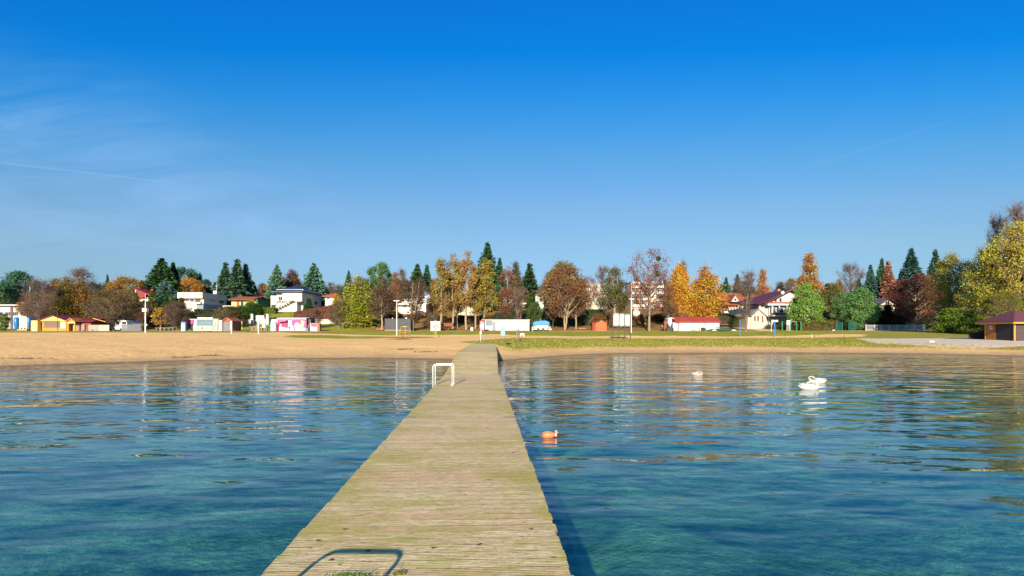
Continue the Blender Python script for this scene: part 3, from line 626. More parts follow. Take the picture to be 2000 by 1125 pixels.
tree('bare', 78, 124, 545, 70, BRN, 'bare dark tree with long low branches left of the orange wooden stall', bk=bark_dark, alt=0, group=au)
tree('thinleaf', 60, 140, 570, 44, OBR, 'small rusty brown tree above the white building, behind the dark bare tree', group=au, alt=0)
tree('birch', 98, 133, 545, 36, OBR, 'rust-orange birch directly above the orange stall roof, leftmost of the birches there', bk=bark_birch, group='birches behind the orange stall')
tree('birch', 124, 130, 538, 42, (.22, .17, .025), 'olive-gold birch rising from behind the gable of the orange stall', bk=bark_birch, group='birches behind the orange stall')
tree('birch', 152, 132, 541, 50, (.27, .14, .025), 'leaning white-trunked birch with orange-brown leaves right of the stall gable', bk=bark_birch, alt=1, group='birches behind the orange stall')
tree('bare', 158, 146, 515, 78, BRN, 'tall bare weeping birch whose violet twigs stick out above the orange birches', bk=bark_twig, alt=2, group='birches behind the orange stall')
tree('apple', 222, 117, 568, 98, (.14, .11, .03), 'wide old fruit tree with brown bare crown in front of the white caravans', bk=bark, alt=0)
tree('spruce', 210, 195, 538, 20, DKG, 'small dark spruce peeping over the orange trees left of the big spruce', group=ev)
tree('pine', 187, 190, 556, 36, DKG, 'low dark pine between the bare birch and the small spruce', group=ev)
tree('round', 245, 172, 541, 60, (.30, .16, .02), 'dense amber tree left of the red and white house', group=au)
tree('round', 214, 168, 560, 40, (.32, .17, .03), 'orange-yellow tree right behind the wide old fruit tree', group=au)
tree('thuja', 264, 160, 572, 16, (.10, .13, .03), 'narrow olive thuja touching the red house on its left', cat='tree')
tree('bush', 255, 158, 578, 26, (.36, .27, .02), 'bright yellow shrub just left of the red and white house', cat='shrub')
tree('spruce', 277, 200, 548, 22, DKG, 'small blue-dark spruce behind the red and white house', group=ev)
tree('spruce', 316, 178, 505, 66, (.03, .075, .022), 'tallest green spruce of the left half, above the red and white house', alt=2, group=ev)
tree('spruce', 338, 184, 514, 40, DKG, 'dark spruce standing half behind the right side of the tall green spruce', group=ev)
tree('bluespruce', 322, 165, 546, 46, (.07, .13, .105), 'silvery blue spruce in front of the tall green spruce', group=ev)
tree('thuja', 297, 158, 568, 15, (.10, .12, .02), 'olive column thuja right of the red and white house', alt=0)
tree('thuja', 324, 150, 578, 14, (.045, .10, .02), 'dark green column thuja between the red house and the white cube house', alt=0)
tree('thuja', 337, 150, 580, 13, (.07, .10, .02), 'smaller green thuja beside the column thuja left of the white cube house', alt=0)
tree('pine', 365, 195, 525, 50, (.025, .065, .04), 'dark pine crown directly behind the orange tree by the white cube house', alt=1, group=ev)
tree('round', 372, 182, 542, 42, (.42, .19, .02), 'round orange tree rising behind the white cube house', alt=0, group=au)
tree('pine', 398, 192, 547, 30, DKG, 'pine over the chimney of the white cube house', alt=0, group=ev)
tree('pine', 388, 200, 536, 18, DKG, 'slim dark pine top between the orange tree and the chimney', alt=1, group=ev)
tree('bluespruce', 420, 190, 552, 34, (.04, .08, .055), 'low grey-green conifer left of the three tall spruces', group=ev)
tree('thin', 440, 188, 514, 36, (.035, .075, .04), 'left spruce of the three tall ones over the orange-roofed house', alt=1, group='three tall spruces')
tree('thin', 463, 186, 508, 42, (.045, .085, .05), 'middle and tallest spruce of the three over the orange-roofed house', alt=1, group='three tall spruces')
tree('thin', 480, 190, 516, 34, (.05, .09, .07), 'right spruce of the three tall ones over the orange-roofed house', alt=1, group='three tall spruces')
tree('spruce', 495, 196, 551, 26, DKG, 'short dark spruce right of the three tall ones', group=ev)
tree('bare', 511, 205, 549, 30, BRN, 'pale bare tree between the short spruce and the blue spruce', bk=bark_twig, group=au)
tree('bluespruce', 541, 192, 518, 42, (.06, .12, .075), 'blue spruce behind the left end of the dark roof', group=ev)
tree('round', 571, 202, 526, 40, (.13, .05, .03), 'red-brown tree between the two blue spruces', alt=1, group=au)
tree('bluespruce', 613, 192, 515, 54, (.06, .13, .09), 'broad blue spruce behind the right end of the dark roof', group=ev)
tree('round', 634, 205, 560, 18, (.30, .15, .02), 'small orange tree peeping out right of the broad blue spruce', group=au)
tree('bush', 491, 160, 586, 28, (.28, .28, .02), 'lime-yellow round shrub before the green-walled house', alt=1, cat='shrub')
tree('thuja', 603, 153, 583, 24, (.04, .09, .03), 'clipped dark green globe thuja against the side of the dark-roofed house', alt=1, cat='shrub')
tree('thuja', 657, 150, 575, 22, (.40, .24, .01), 'golden cone thuja left of the yellow-green weeping tree', alt=1)
tree('apple', 662, 124, 588, 40, (.15, .09, .04), 'small brown garden tree under the golden thuja, by the bench', bk=bark_tan)
tree('apple', 611, 124, 604, 38, (.14, .07, .04), 'small bare round tree behind the pink kiosk', bk=bark_tan)
tree('spruce', 681, 205, 529, 26, (.04, .07, .05), 'small grey spruce behind the yellow-green weeping tree', group=ev)
tree('bare', 664, 215, 556, 44, BRN, 'distant bare crown left of the small grey spruce', bk=bark_twig)
tree('birch', 697, 126, 536, 66, (.27, .29, .02), 'yellow-green weeping tree left of the brown wood', bk=bark, alt=1)
tree('young', 313, 120, 602, 32, (.46, .24, .01), 'small golden-leaved sapling behind the white lamp mast', bk=bark_tan)
tree('apple', 347, 121, 590, 56, (.11, .07, .04), 'brown bare small tree left of the snack kiosk', bk=bark)
tree('thuja', 354, 150, 582, 22, (.10, .09, .03), 'brown-green thuja before the white cube house', alt=1)
tree('pine', 742, 172, 515, 42, (.04, .09, .03), 'green pine at the left end of the brown wood', alt=1, group=ev)
tree('thinleaf', 746, 122, 540, 56, (.11, .065, .04), 'brown half-bare tree left of the black container', bk=bark_tan, alt=0, group=au)
tree('larch', 772, 160, 530, 34, (.25, .10, .04), 'rusty larch above the black container', group=au)
tree('bare', 784, 185, 519, 34, BRN, 'thin bare grey poplar sticking up behind the rusty larch', bk=bark_twig, alt=2)
tree('spruce', 815, 172, 517, 46, (.035, .075, .03), 'spruce over the grey villa, left of a slimmer one', group=ev)
tree('thin', 834, 178, 518, 26, (.035, .08, .04), 'slim spruce touching the golden larches on their left', alt=0, group=ev)
tree('sparse', 806, 119, 538, 66, (.11, .07, .035), 'multi-stemmed bare tree standing at the right corner of the black container', bk=bark_tan, alt=1, group=au)
tree('thinleaf', 720, 150, 560, 30, (.10, .12, .03), 'small olive tree between the weeping tree and the brown wood', group=au)
for px, d, yt, w, a, c_, lab in ((862, 122, 505, 40, 0, GLD, 'leftmost golden larch by the white panel hut'), (884, 124, 494, 34, 1, (.27, .18, .045), 'golden larch with twin slanting trunks right of the picnic roof'),
                                 (893, 127, 510, 40, 2, (.26, .19, .04), 'broader larch filling the gap behind the twin-trunked one'), (911, 123, 491, 38, 1, (.28, .165, .04), 'tallest orange-gold larch of the middle wood'),
                                 (929, 125, 520, 34, 0, (.28, .19, .03), 'olive-gold larch left of the white box by the trunks'), (946, 126, 506, 52, 2, (.26, .20, .03), 'wide yellow larch in front of the tallest dark spruce'), (848, 130, 545, 26, 0, (.24, .13, .04), 'low brown larch at the left flank of the golden group')):
    tree('locust', px, d, yt, w, c_, lab, bk=bark_tan, alt=a, group='golden larches of the middle wood')
tree('spruce', 952, 178, 475, 54, (.022, .065, .03), 'tallest dark green spruce in the middle of the skyline', alt=0, group=ev)
tree('spruce', 976, 184, 505, 30, (.022, .06, .03), 'spruce leaning out right of the tallest one', alt=1, group=ev)
tree('thinleaf', 990, 128, 520, 46, (.20, .085, .04), 'russet tree behind the white container, right of the golden larches', bk=bark_tan, alt=1, group=au)
tree('larch', 1007, 165, 509, 40, (.10, .085, .03), 'brown-green larch between the russet tree and the slim spruce', group=au)
tree('thin', 1034, 176, 516, 40, (.03, .07, .03), 'slim tall spruce left of the big round brown tree', alt=1, group=ev)
tree('sparse', 1014, 124, 556, 36, (.17, .10, .08), 'grey-violet multi-stemmed tree rising behind the white container', bk=bark_tan, alt=1, group=au)
tree('thuja', 1035, 140, 574, 24, (.07, .10, .02), 'olive thuja beside the grey-violet tree', alt=0)
tree('round', 1102, 122, 513, 92, (.19, .095, .04), 'huge round red-brown tree with forked pale trunk near the boat trailer', bk=bark_tan, alt=1, group=au)
tree('round', 1098, 135, 512, 60, (.14, .14, .03), 'olive-topped tree right behind the huge red-brown one', alt=0, group=au)
tree('sparse', 1080, 126, 560, 40, (.14, .07, .04), 'thin dark tree at the left foot of the huge red-brown tree', bk=bark_dark, group=au)
tree('thinleaf', 1125, 124, 545, 46, (.19, .09, .035), 'slender brown tree at the right foot of the huge red-brown tree', bk=bark_tan, alt=0, group=au)
tree('bare', 1072, 190, 527, 40, BRN, 'bare crown showing left of the huge red-brown tree', bk=bark_twig)
tree('bare', 1178, 175, 520, 50, BRN, 'bare grey tree against the first apartment block', bk=bark_twig, alt=0)
tree('thinleaf', 1200, 128, 524, 54, (.12, .12, .03), 'olive tree with pale trunk behind the three-panel notice board', bk=bark_tan, alt=2, group=au)
tree('sparse', 1150, 150, 540, 36, (.22, .07, .035), 'thin tree with hanging red leaves before the first apartment block', alt=0, group=au)
tree('sparse', 1268, 118, 487, 86, (.22, .065, .045), 'tall thick-trunked tree with sparse red leaves before the larger apartment block', bk=bark_tan, alt=0, group=au)
tree('thinleaf', 1306, 128, 548, 42, (.19, .095, .03), 'brown leafy tree left of the first golden birch', alt=0, group=au)
tree('birch', 1327, 137, 508, 42, (.52, .27, .01), 'dense golden birch, left of the two behind the red-roofed boathouse', bk=bark_birch, alt=0, group='golden birches')
tree('birch', 1381, 137, 517, 60, (.48, .26, .015), 'spreading golden birch, right of the two behind the red-roofed boathouse', bk=bark_birch, alt=1, group='golden birches')
tree('bare', 1334, 150, 500, 26, BRN, 'bare birch tip rising over the left golden birch', bk=bark_twig, alt=2)
tree('spruce', 1418, 190, 543, 30, (.035, .08, .055), 'blue-green spruce behind the right golden birch', group=ev)
tree('spruce', 1440, 195, 537, 26, (.025, .055, .035), 'dark spruce behind the red-tiled house', group=ev)
tree('bare', 1455, 119, 527, 54, BRN, 'leaning bare tree with mistletoe between the boathouse and the summerhouse', bk=bark, alt=1)
tree('larch', 1490, 190, 523, 42, (.38, .16, .06), 'salmon-orange tree over the red-tiled roof', group=au)
tree('bare', 1530, 210, 550, 60, BRN, 'low bare thicket tree behind the maroon roof', bk=bark_twig, alt=0)
tree('larch', 1580, 182, 492, 66, (.36, .17, .03), 'tall orange larch above the bright green pine', group=au)
tree('bushpine', 1574, 124, 553, 68, (.075, .135, .02), 'bright green bushy pine beside the white villa', alt=0)
tree('round', 1628, 150, 552, 52, (.13, .12, .03), 'olive-brown tree between the two green pines', alt=1, group=au)
tree('thinleaf', 1604, 158, 560, 34, (.20, .10, .04), 'russet tree right behind the bright green pine', group=au)
tree('bare', 1661, 188, 514, 60, BRN, 'fan-shaped bare tree against the sky above the second green pine', bk=bark_twig, alt=0)
tree('birch', 1638, 180, 540, 22, (.22, .12, .05), 'slim pale-stemmed birch left of the fan-shaped bare tree', bk=bark_birch)
tree('bushpine', 1652, 126, 572, 46, (.05, .10, .03), 'left green pine of the overlapping pair by the mesh gates', alt=1, group='green pines by the mesh gates')
tree('bushpine', 1680, 124, 560, 60, (.05, .115, .03), 'right green pine of the overlapping pair by the mesh gates', alt=0, group='green pines by the mesh gates')
tree('spruce', 1700, 168, 518, 34, (.025, .06, .045), 'blue-dark spruce left of the rust-coloured one', group=ev)
tree('spruce', 1722, 172, 507, 36, (.025, .065, .03), 'green spruce behind the rust-coloured one', group=ev)
tree('thin', 1735, 164, 511, 34, (.17, .08, .05), 'rust-coloured dying spruce above the cream gabled house', alt=1, group=au)
tree('spruce', 1780, 166, 486, 52, (.018, .05, .045), 'tall dark blue spruce above the dark red tree', alt=2, group=ev)
tree('spruce', 1760, 170, 530, 34, (.025, .06, .04), 'lower spruce left of the tall dark blue one', group=ev)
tree('spruce', 1827, 160, 490, 46, (.02, .06, .04), 'dark spruce half hidden by the yellow willows', alt=0, group=ev)
tree('round', 1788, 119, 537, 82, (.13, .04, .03), 'dark red spreading tree behind the white fence', bk=bark_tan, alt=0)
tree('sparse', 1772, 122, 560, 50, (.12, .04, .03), 'second stem of dark red foliage left of the spreading red tree', bk=bark_tan, alt=1)
tree('young', 1836, 108, 600, 30, (.40, .15, .015), 'small bright orange sapling right of the yellow post', bk=bark_tan)
tree('willow', 1868, 98, 496, 80, (.26, .25, .025), 'yellow-green willow left of the group by the brown beach hut', alt=1, group='willows by the beach hut')
tree('willow', 1925, 88, 484, 84, (.28, .27, .03), 'yellow-green willow in the middle of the group by the brown beach hut', alt=0, group='willows by the beach hut')
tree('willow', 1985, 84, 432, 128, (.38, .32, .02), 'tallest yellow willow behind the brown beach hut', alt=0, group='willows by the beach hut')
tree('willow', 2060, 84, 470, 120, (.36, .30, .015), 'yellow willow beyond the right edge, behind the hut roof', alt=1, group='willows by the beach hut')
tree('bare', 1985, 88, 378, 70, BRN, 'bare poplar top reaching above the tallest yellow willow', bk=bark_twig, alt=2)
tree('bare', 1948, 92, 420, 60, BRN, 'bare twiggy crown between the two right willows', bk=bark_twig, alt=0)
tree('bush', 1872, 88, 604, 76, (.14, .20, .02), 'large green-yellow shrub left of the brown beach hut', alt=0, cat='shrub')
tree('bush', 1905, 84, 618, 50, (.10, .16, .02), 'green shrub behind the dark fence of the beach hut', alt=1, cat='shrub')
tree('bush', 1846, 90, 628, 34, (.20, .19, .02), 'yellowish low shrub at the left foot of the willows', alt=1, cat='shrub')
tree('willow', 1958, 80, 570, 70, (.20, .20, .025), 'low willow shoots right above the beach hut roof', alt=1, group='willows by the beach hut')
LM = [(0, 'the blue columns'), (70, 'the yellow cabinet'), (110, 'the orange stall'), (160, 'the stall annex'), (195, 'the pale board screen'), (222, 'the fruit tree'), (258, 'the grey fence'), (284, 'the camera mast'), (313, 'the golden sapling'), (357, 'the advertising column'), (385, 'the snack kiosk roof signs'), (420, 'the painted beer glass'), (449, 'the red-brown shed'),
      (492, 'the left gate pillar'), (523, 'the right gate pillar'), (560, 'the pink kiosk'), (613, 'the cream counter box'), (660, 'the golden thuja'), (697, 'the yellow-green weeping tree'), (742, 'the low pink-brown bench'), (777, 'the black container'), (806, 'the multi-stemmed bare tree'), (850, 'the white square hut'), (873, 'the picnic shelter'), (921, 'the white chest'),
      (941, 'the red drinks cabinet'), (982, 'the grey door of the white container'), (1020, 'the white container'), (1056, 'the boat trailer'), (1102, 'the huge red-brown tree'), (1136, 'the low brown bench'), (1172, 'the orange-red shed'), (1215, 'the notice board'), (1250, 'the electricity cabinet'), (1272, 'the thick-trunked tree'), (1295, 'the small black bins'), (1330, 'the boathouse porch'), (1380, 'the boathouse roof'),
      (1415, 'the dark wooden railing'), (1445, 'the left blue post'), (1482, 'the summerhouse'), (1513, 'the right blue post'), (1550, 'the green play frame'), (1600, 'the clipped hedge'), (1639, 'the left mesh gate'), (1665, 'the right mesh gate'), (1700, 'the fence start'), (1748, 'the white picket fence'), (1788, 'the dark red tree'), (1823, 'the yellow post'), (1870, 'the left willow'), (1925, 'the middle willow'), (1985, 'the beach hut')]
_used = set()
def near(px, kind, c_, i):
    q, nm = min(LM, key=lambda a: abs(a[0] - px)); side_ = 'left of' if px < q - 6 else 'right of' if px > q + 6 else 'straight behind'
    r, g, b = c_; cw = 'dark green' if g > r * 1.3 and g < .07 else 'green' if g > r * 1.1 else 'olive' if g > r * .8 else 'rust-brown' if r > .15 else 'brown'
    kw = dict(bush='leafy shrub', shrubbare='twiggy shrub', spruce='far spruce', round='far round tree', bare='far bare tree', thinleaf='far thin-leaved tree', pine='far pine')[kind]
    for ex in ('', 'low ', 'pale ', 'ragged ', 'dense ', 'broad ', 'narrow ', 'uneven ', 'loose '):
        s = '%s%s %s %s %s' % (ex, cw, kw, side_, nm)
        if s not in _used: break
    _used.add(s); return s
# underwood on the slope: many separate shrubs
rs = random.Random(77); und = [(274, 345, 588, 640, (.13, .055, .04)), (345, 385, 600, 636, (.10, .10, .03)), (380, 425, 604, 626, (.05, .09, .025)), (425, 475, 596, 616, (.13, .09, .03)), (450, 512, 592, 612, (.045, .10, .02)),
      (690, 860, 606, 642, (.12, .065, .03)), (840, 1000, 612, 640, (.12, .085, .03)), (960, 1145, 590, 636, (.055, .085, .025)), (1140, 1330, 606, 636, (.17, .085, .03)), (1330, 1420, 608, 640, (.08, .08, .03)),
      (1600, 1830, 600, 634, (.045, .06, .025)), (1500, 1560, 630, 640, (.10, .11, .03)), (1700, 1840, 590, 632, (.03, .045, .02)), (0, 60, 636, 648, (.06, .06, .02)), (1800, 2000, 560, 640, (.10, .13, .02)), (160, 275, 590, 640, (.13, .08, .04))]
wh = ['brownish', 'leafy', 'ragged', 'dense', 'low']
seq = 0
for x0, x1, y0, y1, c_ in und:
    n = max(3, int((x1 - x0) / 15))
    for i in range(n):
        px = x0 + (x1 - x0) * (i + rs.uniform(.1, .9)) / n; d = rs.uniform(124, 150); yt = rs.uniform(y0, y0 * .45 + y1 * .55); zt = hz(yt, d)
        if zt - gz(gx(px, d), d) < .8: d = 124 + (d - 124) * .3
        if zt - gz(gx(px, d), d) < .8: continue
        v_ = rs.uniform(.7, 1.3); cc_ = (c_[0] * v_ * rs.uniform(.85, 1.2), c_[1] * v_, c_[2] * v_)
        seq += 1
        kk = 'bush' if rs.random() < .72 else 'shrubbare'
        tree(kk, px, d, yt, rs.uniform(18, 34), cc_, near(px, kk, cc_, seq), cat='shrub', group='undergrowth on the slope')
# second row of trees closing the skyline between the named ones
back = 0
for i in range(124):
    px = 2260 * (i + rs.uniform(.1, .9)) / 124 - 130; yt = rs.uniform(544, 580); d = rs.uniform(215, 260)
    k = rs.choice(['spruce', 'round', 'bare', 'thinleaf', 'pine', 'spruce'])
    c2 = rs.choice([GRN, DKG, OLV, BRN, OBR, (.10, .07, .03)])
    tree(k, px, d, yt, rs.uniform(30, 58), c2, near(px, k, c2, i + 3), bk=bark_twig if k == 'bare' else bark, group='far trees behind the houses')
# hedges: clipped masses of leaves
def hedge(lab, px0, px1, d, ytop0, ytop1, thick, col, dense=9000, seed=1, ybot=None):
    rg = np.random.default_rng(seed); x0, x1 = gx(px0, d), gx(px1, d); n = dense
    u = rg.uniform(0, 1, n); x = x0 + (x1 - x0) * u; zt = hz(ytop0, d) + (hz(ytop1, d) - hz(ytop0, d)) * u; zb = np.array([gz(a, d) for a in np.linspace(x0, x1, 12)]); zb = np.interp(u, np.linspace(0, 1, 12), zb)
    v_ = rg.uniform(0, 1, n) ** .7; y = rg.uniform(-thick / 2, thick / 2, n); z = zb + (zt - zb) * v_ + rg.normal(size=n) * .05
    T = thing('hedge', lab, 'hedge', ((x0 + x1) / 2, d, gz((x0 + x1) / 2, d)))
    c_ = np.stack([x - T.location.x, y, z - T.location.z], 1); me = np_mesh('leaves', leaves(rg, c_, .26, 1.2), 4); o = bpy.data.objects.new('leaf_mass', me); COL.objects.link(o); o.parent = T; me.materials.append(foliage('leaf')); o.color = tuple(col) + (1,)
    mb = MB(); k = 12
    for i in range(k):
        a = x0 + (x1 - x0) * i / k + .05; b = x0 + (x1 - x0) * (i + 1) / k; za = hz(ytop0 + (ytop1 - ytop0) * (i + .5) / k, d) - .15; zz = gz((a + b) / 2, d) - .3
        if za > zz: mb.box(a - T.location.x, b - T.location.x, -thick / 2 + .15, thick / 2 - .15, zz - T.location.z, za - T.location.z)
    mb.build('twig_core', M(tuple(q * .5 for q in col), .9), T)
hedge('red-brown beech hedge climbing to the right beside the dark-roofed house', 578, 662, 142, 610, 594, 3, (.20, .06, .035), 9000, 2)
hedge('clipped box-shaped green-brown hedge beside the white villa', 1560, 1633, 122, 625, 626, 1.6, (.12, .10, .03), 9000, 3)
hedge('dark hedge falling to the right below the red-tiled house', 1398, 1452, 135, 609, 622, 2, (.07, .075, .02), 6000, 4)
hedge('clipped light green hedge left of the steps of the dark-roofed house', 508, 540, 158, 601, 602, 2, (.11, .17, .025), 5000, 5)
hedge('dark green hedge under the orange-roofed house', 440, 480, 156, 600, 600, 2, (.05, .10, .02), 6000, 6)
hedge('low dark hedge below the white cube house', 383, 425, 150, 604, 606, 2, (.05, .07, .02), 5000, 7)
hedge('tall dark green hedge behind the white container', 968, 1052, 128, 611, 612, 2, (.022, .055, .025), 9000, 8)
hedge('dark green hedge behind the boat trailer and the big brown trees', 1062, 1180, 134, 604, 606, 3, (.03, .055, .022), 9000, 9)
hedge('row of dark clipped thujas behind the red-roofed boathouse', 1342, 1362, 152, 594, 595, 1.5, (.02, .06, .02), 4000, 10)
def clump_ball(lab, px, d, py, rpx, parent_lab=None):
    rg = np.random.default_rng(px); r = rpx * d / F; q = rg.normal(size=(900, 3)) * r * .45
    me = np_mesh('mistletoe', leaves(rg, q, .12, 1.5), 4); o = bpy.data.objects.new('mistletoe', me); COL.objects.link(o); me.materials.append(foliage('leaf')); o.color = (.08, .10, .02, 1)
    o.location = (gx(px, d), d, hz(py, d)); tag(o, lab, 'mistletoe', 'mistletoe balls in the bare trees')
clump_ball('dark green mistletoe ball low in the leaning bare tree', 1456, 118.5, 573, 7)
clump_ball('mistletoe ball right of the trunk in the leaning bare tree', 1468, 118.5, 566, 6)
clump_ball('mistletoe ball in the middle of the tall sparse red tree', 1284, 118, 535, 5)
clump_ball('small mistletoe clump near the top of the tall sparse red tree', 1286, 118, 505, 4)
# meadow tufts along the shore
rg = np.random.default_rng(5); N_ = 26000; X_ = rg.uniform(-9, 75, N_); Sx = rg.exponential(9, N_) + 4.6; Y_ = np.interp(X_, SHX, SHY) + Sx
ok = (Y_ < 81) & ~((X_ > 42 + np.abs(Y_ - 61) * .42) & (Y_ > 53)) & ~((X_ < np.interp(Y_, [44, 60, 74], [.2, -5, -1]))); X_, Y_ = X_[ok], Y_[ok]
Z_ = tz(X_, Y_); h_ = rg.uniform(.03, .10, len(X_)); a_ = rg.uniform(0, 3.14, len(X_)); w_ = rg.uniform(.02, .09, len(X_)); lx = rg.normal(size=len(X_)) * .05
v4 = np.stack([np.stack([X_ - np.cos(a_) * w_, Y_ - np.sin(a_) * w_, Z_ - .02], 1), np.stack([X_ + np.cos(a_) * w_, Y_ + np.sin(a_) * w_, Z_ - .02], 1), np.stack([X_ + lx, Y_, Z_ + h_], 1)], 1)
for nm, sel, c_ in (('grass', np.arange(len(X_)) % 3 > 0, (.27, .28, .02)), ('dry_grass', np.arange(len(X_)) % 3 == 0, (.36, .25, .10))):
    me = np_mesh(nm, v4[sel], 3); o = bpy.data.objects.new(nm, me); COL.objects.link(o); me.materials.append(foliage('leaf')); o.color = c_ + (1,); tag(o, 'short grass tufts growing along the shore meadow' if nm == 'grass' else 'straw-coloured dry grass tufts scattered over the shore meadow', 'grass', kind='stuff')
# ---------------------------------------------------------------- buildings and beach furniture
class Spot:                                  # a thing standing at column px, distance d; X()/Z() turn picture columns and rows there into metres
    def __init__(s, name, lab, cat, px, d, group=None, ybase=None):
        s.d = d; s.o = (gx(px, d), d, gz(gx(px, d), d) if ybase is None else hz(ybase, d)); s.T = thing(name, lab, cat, s.o, group)
    def X(s, px): return gx(px, s.d) - s.o[0]
    def Z(s, py): return hz(py, s.d) - s.o[2]
    def box(s, name, px0, px1, py0, py1, y0, y1, mat, bevel=0, parent=None, label=None):
        zb = s.Z(py1) if py1 is not None else -.25
        return MB().box(s.X(px0), s.X(px1), y0, y1, zb, s.Z(py0)).build(name, mat, parent or s.T, label, bevel=bevel)
    def window(s, px0, px1, py0, py1, y=0., frame=wpaint, pane=glass, bars=1, name='window'):
        x0, x1, z0, z1 = s.X(px0), s.X(px1), s.Z(py1), s.Z(py0); w = .07; mb = MB()
        mb.box(x0, x1, y - .05, y - .002, z0, z0 + w).box(x0, x1, y - .05, y - .002, z1 - w, z1).box(x0, x0 + w, y - .05, y - .002, z0 + w, z1 - w).box(x1 - w, x1, y - .05, y - .002, z0 + w, z1 - w)
        for b in range(bars):
            xm = x0 + (x1 - x0) * (b + 1) / (bars + 1); mb.box(xm - .03, xm + .03, y - .045, y - .003, z0 + w, z1 - w)
        f = mb.build(name, frame, s.T); MB().box(x0 + w * .5, x1 - w * .5, y - .028, y - .004, z0 + w * .5, z1 - w * .5).build('pane', pane, f); return f
    def sidewin(s, x, y0, y1, z0, z1, frame=wpaint):   # window in the wall that faces +x
        mb = MB().box(x + .002, x + .05, y0, y1, z0, z0 + .07).box(x + .002, x + .05, y0, y1, z1 - .07, z1).box(x + .002, x + .05, y0, y0 + .07, z0 + .07, z1 - .07).box(x + .002, x + .05, y1 - .07, y1, z0 + .07, z1 - .07)
        f = mb.build('window', frame, s.T); MB().box(x + .004, x + .028, y0 + .04, y1 - .04, z0 + .04, z1 - .04).build('pane', glass, f)
    def balcony(s, px0, px1, py0, py1, y, dep=1.2, m=None):
        x0, x1, z0, z1 = s.X(px0), s.X(px1), s.Z(py1), s.Z(py0)
        return MB().box(x0, x1, y - dep, y - .01, z0, z0 + .18).box(x0, x1, y - dep, y - dep + .08, z0 + .18, z1).box(x0, x0 + .08, y - dep + .08, y - .01, z0 + .18, z1).box(x1 - .08, x1, y - dep + .08, y - .01, z0 + .18, z1).build('balcony', m or white, s.T)

# white cube house
h = Spot('house', 'white flat-roofed cube house with a long grey-shaded side wall and brown shutters', 'house', 375, 165)
h.box('wall', 352, 398, 583, None, 0, 13, white); h.box('upper_storey', 350, 399, 571.5, 583, -1.0, 13.2, white)
h.box('basement', 386, 399.2, 594, None, -.6, 12.5, M((.22, .30, .38), .8, .1))
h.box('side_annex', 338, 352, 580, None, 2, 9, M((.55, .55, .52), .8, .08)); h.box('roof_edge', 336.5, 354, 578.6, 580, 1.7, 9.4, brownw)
h.box('chimney', 395, 402, 565, 571.5, 6, 7.4, white)
MB().tube([(h.X(400), 6.5, h.Z(565)), (h.X(400), 6.5, h.Z(552))], .05).tube([(h.X(396), 6.5, h.Z(555)), (h.X(404), 6.5, h.Z(555))], .03).build('antenna', steel, h.T)
h.box('shutter', 381, 391.5, 582, 590, -.12, -.01, brownw); h.box('shutter', 356, 369, 583.5, 588, -.12, -.01, brownw); h.window(371, 379, 584, 589.5, 0)
h.sidewin(h.X(399), 3.4, 4.0, h.Z(587), h.Z(583.6)); h.sidewin(h.X(399), 5.2, 5.8, h.Z(587), h.Z(583.6)); h.sidewin(h.X(399), 8.6, 11.2, h.Z(589.5), h.Z(583))
h.box('garage', 400, 418, 604, None, 1, 6, M((.30, .26, .24), .9)); h.balcony(384, 397, 590.5, 594, -.6, .9)

# dark-roofed white house
h = Spot('house', 'white two-storey house under a dark blue hipped roof on the green lawn', 'house', 560, 168)
x0, x1 = h.X(540), h.X(592); W_ = h.X(592)
h.box('wall', 540, 592, 565, None, 0, 16, white); h.box('upper_storey', 555, 593, 569, 589.4, -1.3, 0, white, name if False else 0)
h.box('ground_floor', 548, 586, 591, None, -2.4, 0, white); h.box('terrace', 546, 594, 589.4, 591, -2.7, -.01, M((.18, .17, .17), .8))
h.box('side_wing', 527, 541, 577, None, .6, 9, M((.62, .56, .52), .8)); h.box('band', 556, 593.5, 578.6, 579.6, -1.36, -1.3, M((.35, .33, .32), .8))
MB().hip(h.X(533), h.X(596), -2.2, 17.5, h.Z(569.5), h.Z(556.5) + .5, (h.X(596) - h.X(533)) * .48, 7.5, .3).build('roof', M((.022, .035, .085), .45, .15, 1.5, stripe=('y', .5, .4)), h.T)
h.box('chimney', 563, 567, 557, 563, 6.5, 7.4, M((.2, .08, .05)))
h.box('garage_door', 528.5, 537, 595, 601, .5, .59, dark)
h.sidewin(h.X(592), 9.5, 12.2, h.Z(592), h.Z(584)); h.sidewin(h.X(592), 3.5, 6.2, h.Z(592), h.Z(585))
h.window(544, 552, 579, 587, 0)
mb = MB()
for k in range(7): mb.box(h.X(546) + k * .75, h.X(546) + k * .75 + .8, -4.0, -2.9, h.Z(604) + k * .38 - .1, h.Z(604) + k * .38 + .1)
mb.build('steps', M((.3, .28, .26)), h.T)
mb = MB().tube([(h.X(546), -4, h.Z(599)), (h.X(558), -4, h.Z(588)), (h.X(562), -4, h.Z(587.6))], .05).tube([(h.X(546), -4, h.Z(601)), (h.X(558), -4, h.Z(590)), (h.X(562), -4, h.Z(590))], .03)
for px, a, b in ((548, 597.5, 604), (553, 593, 600), (558, 588, 596), (562, 587.6, 594)): mb.tube([(h.X(px), -4, h.Z(a)), (h.X(px), -4, h.Z(b))], .03)
mb.build('railing', dark, h.T)

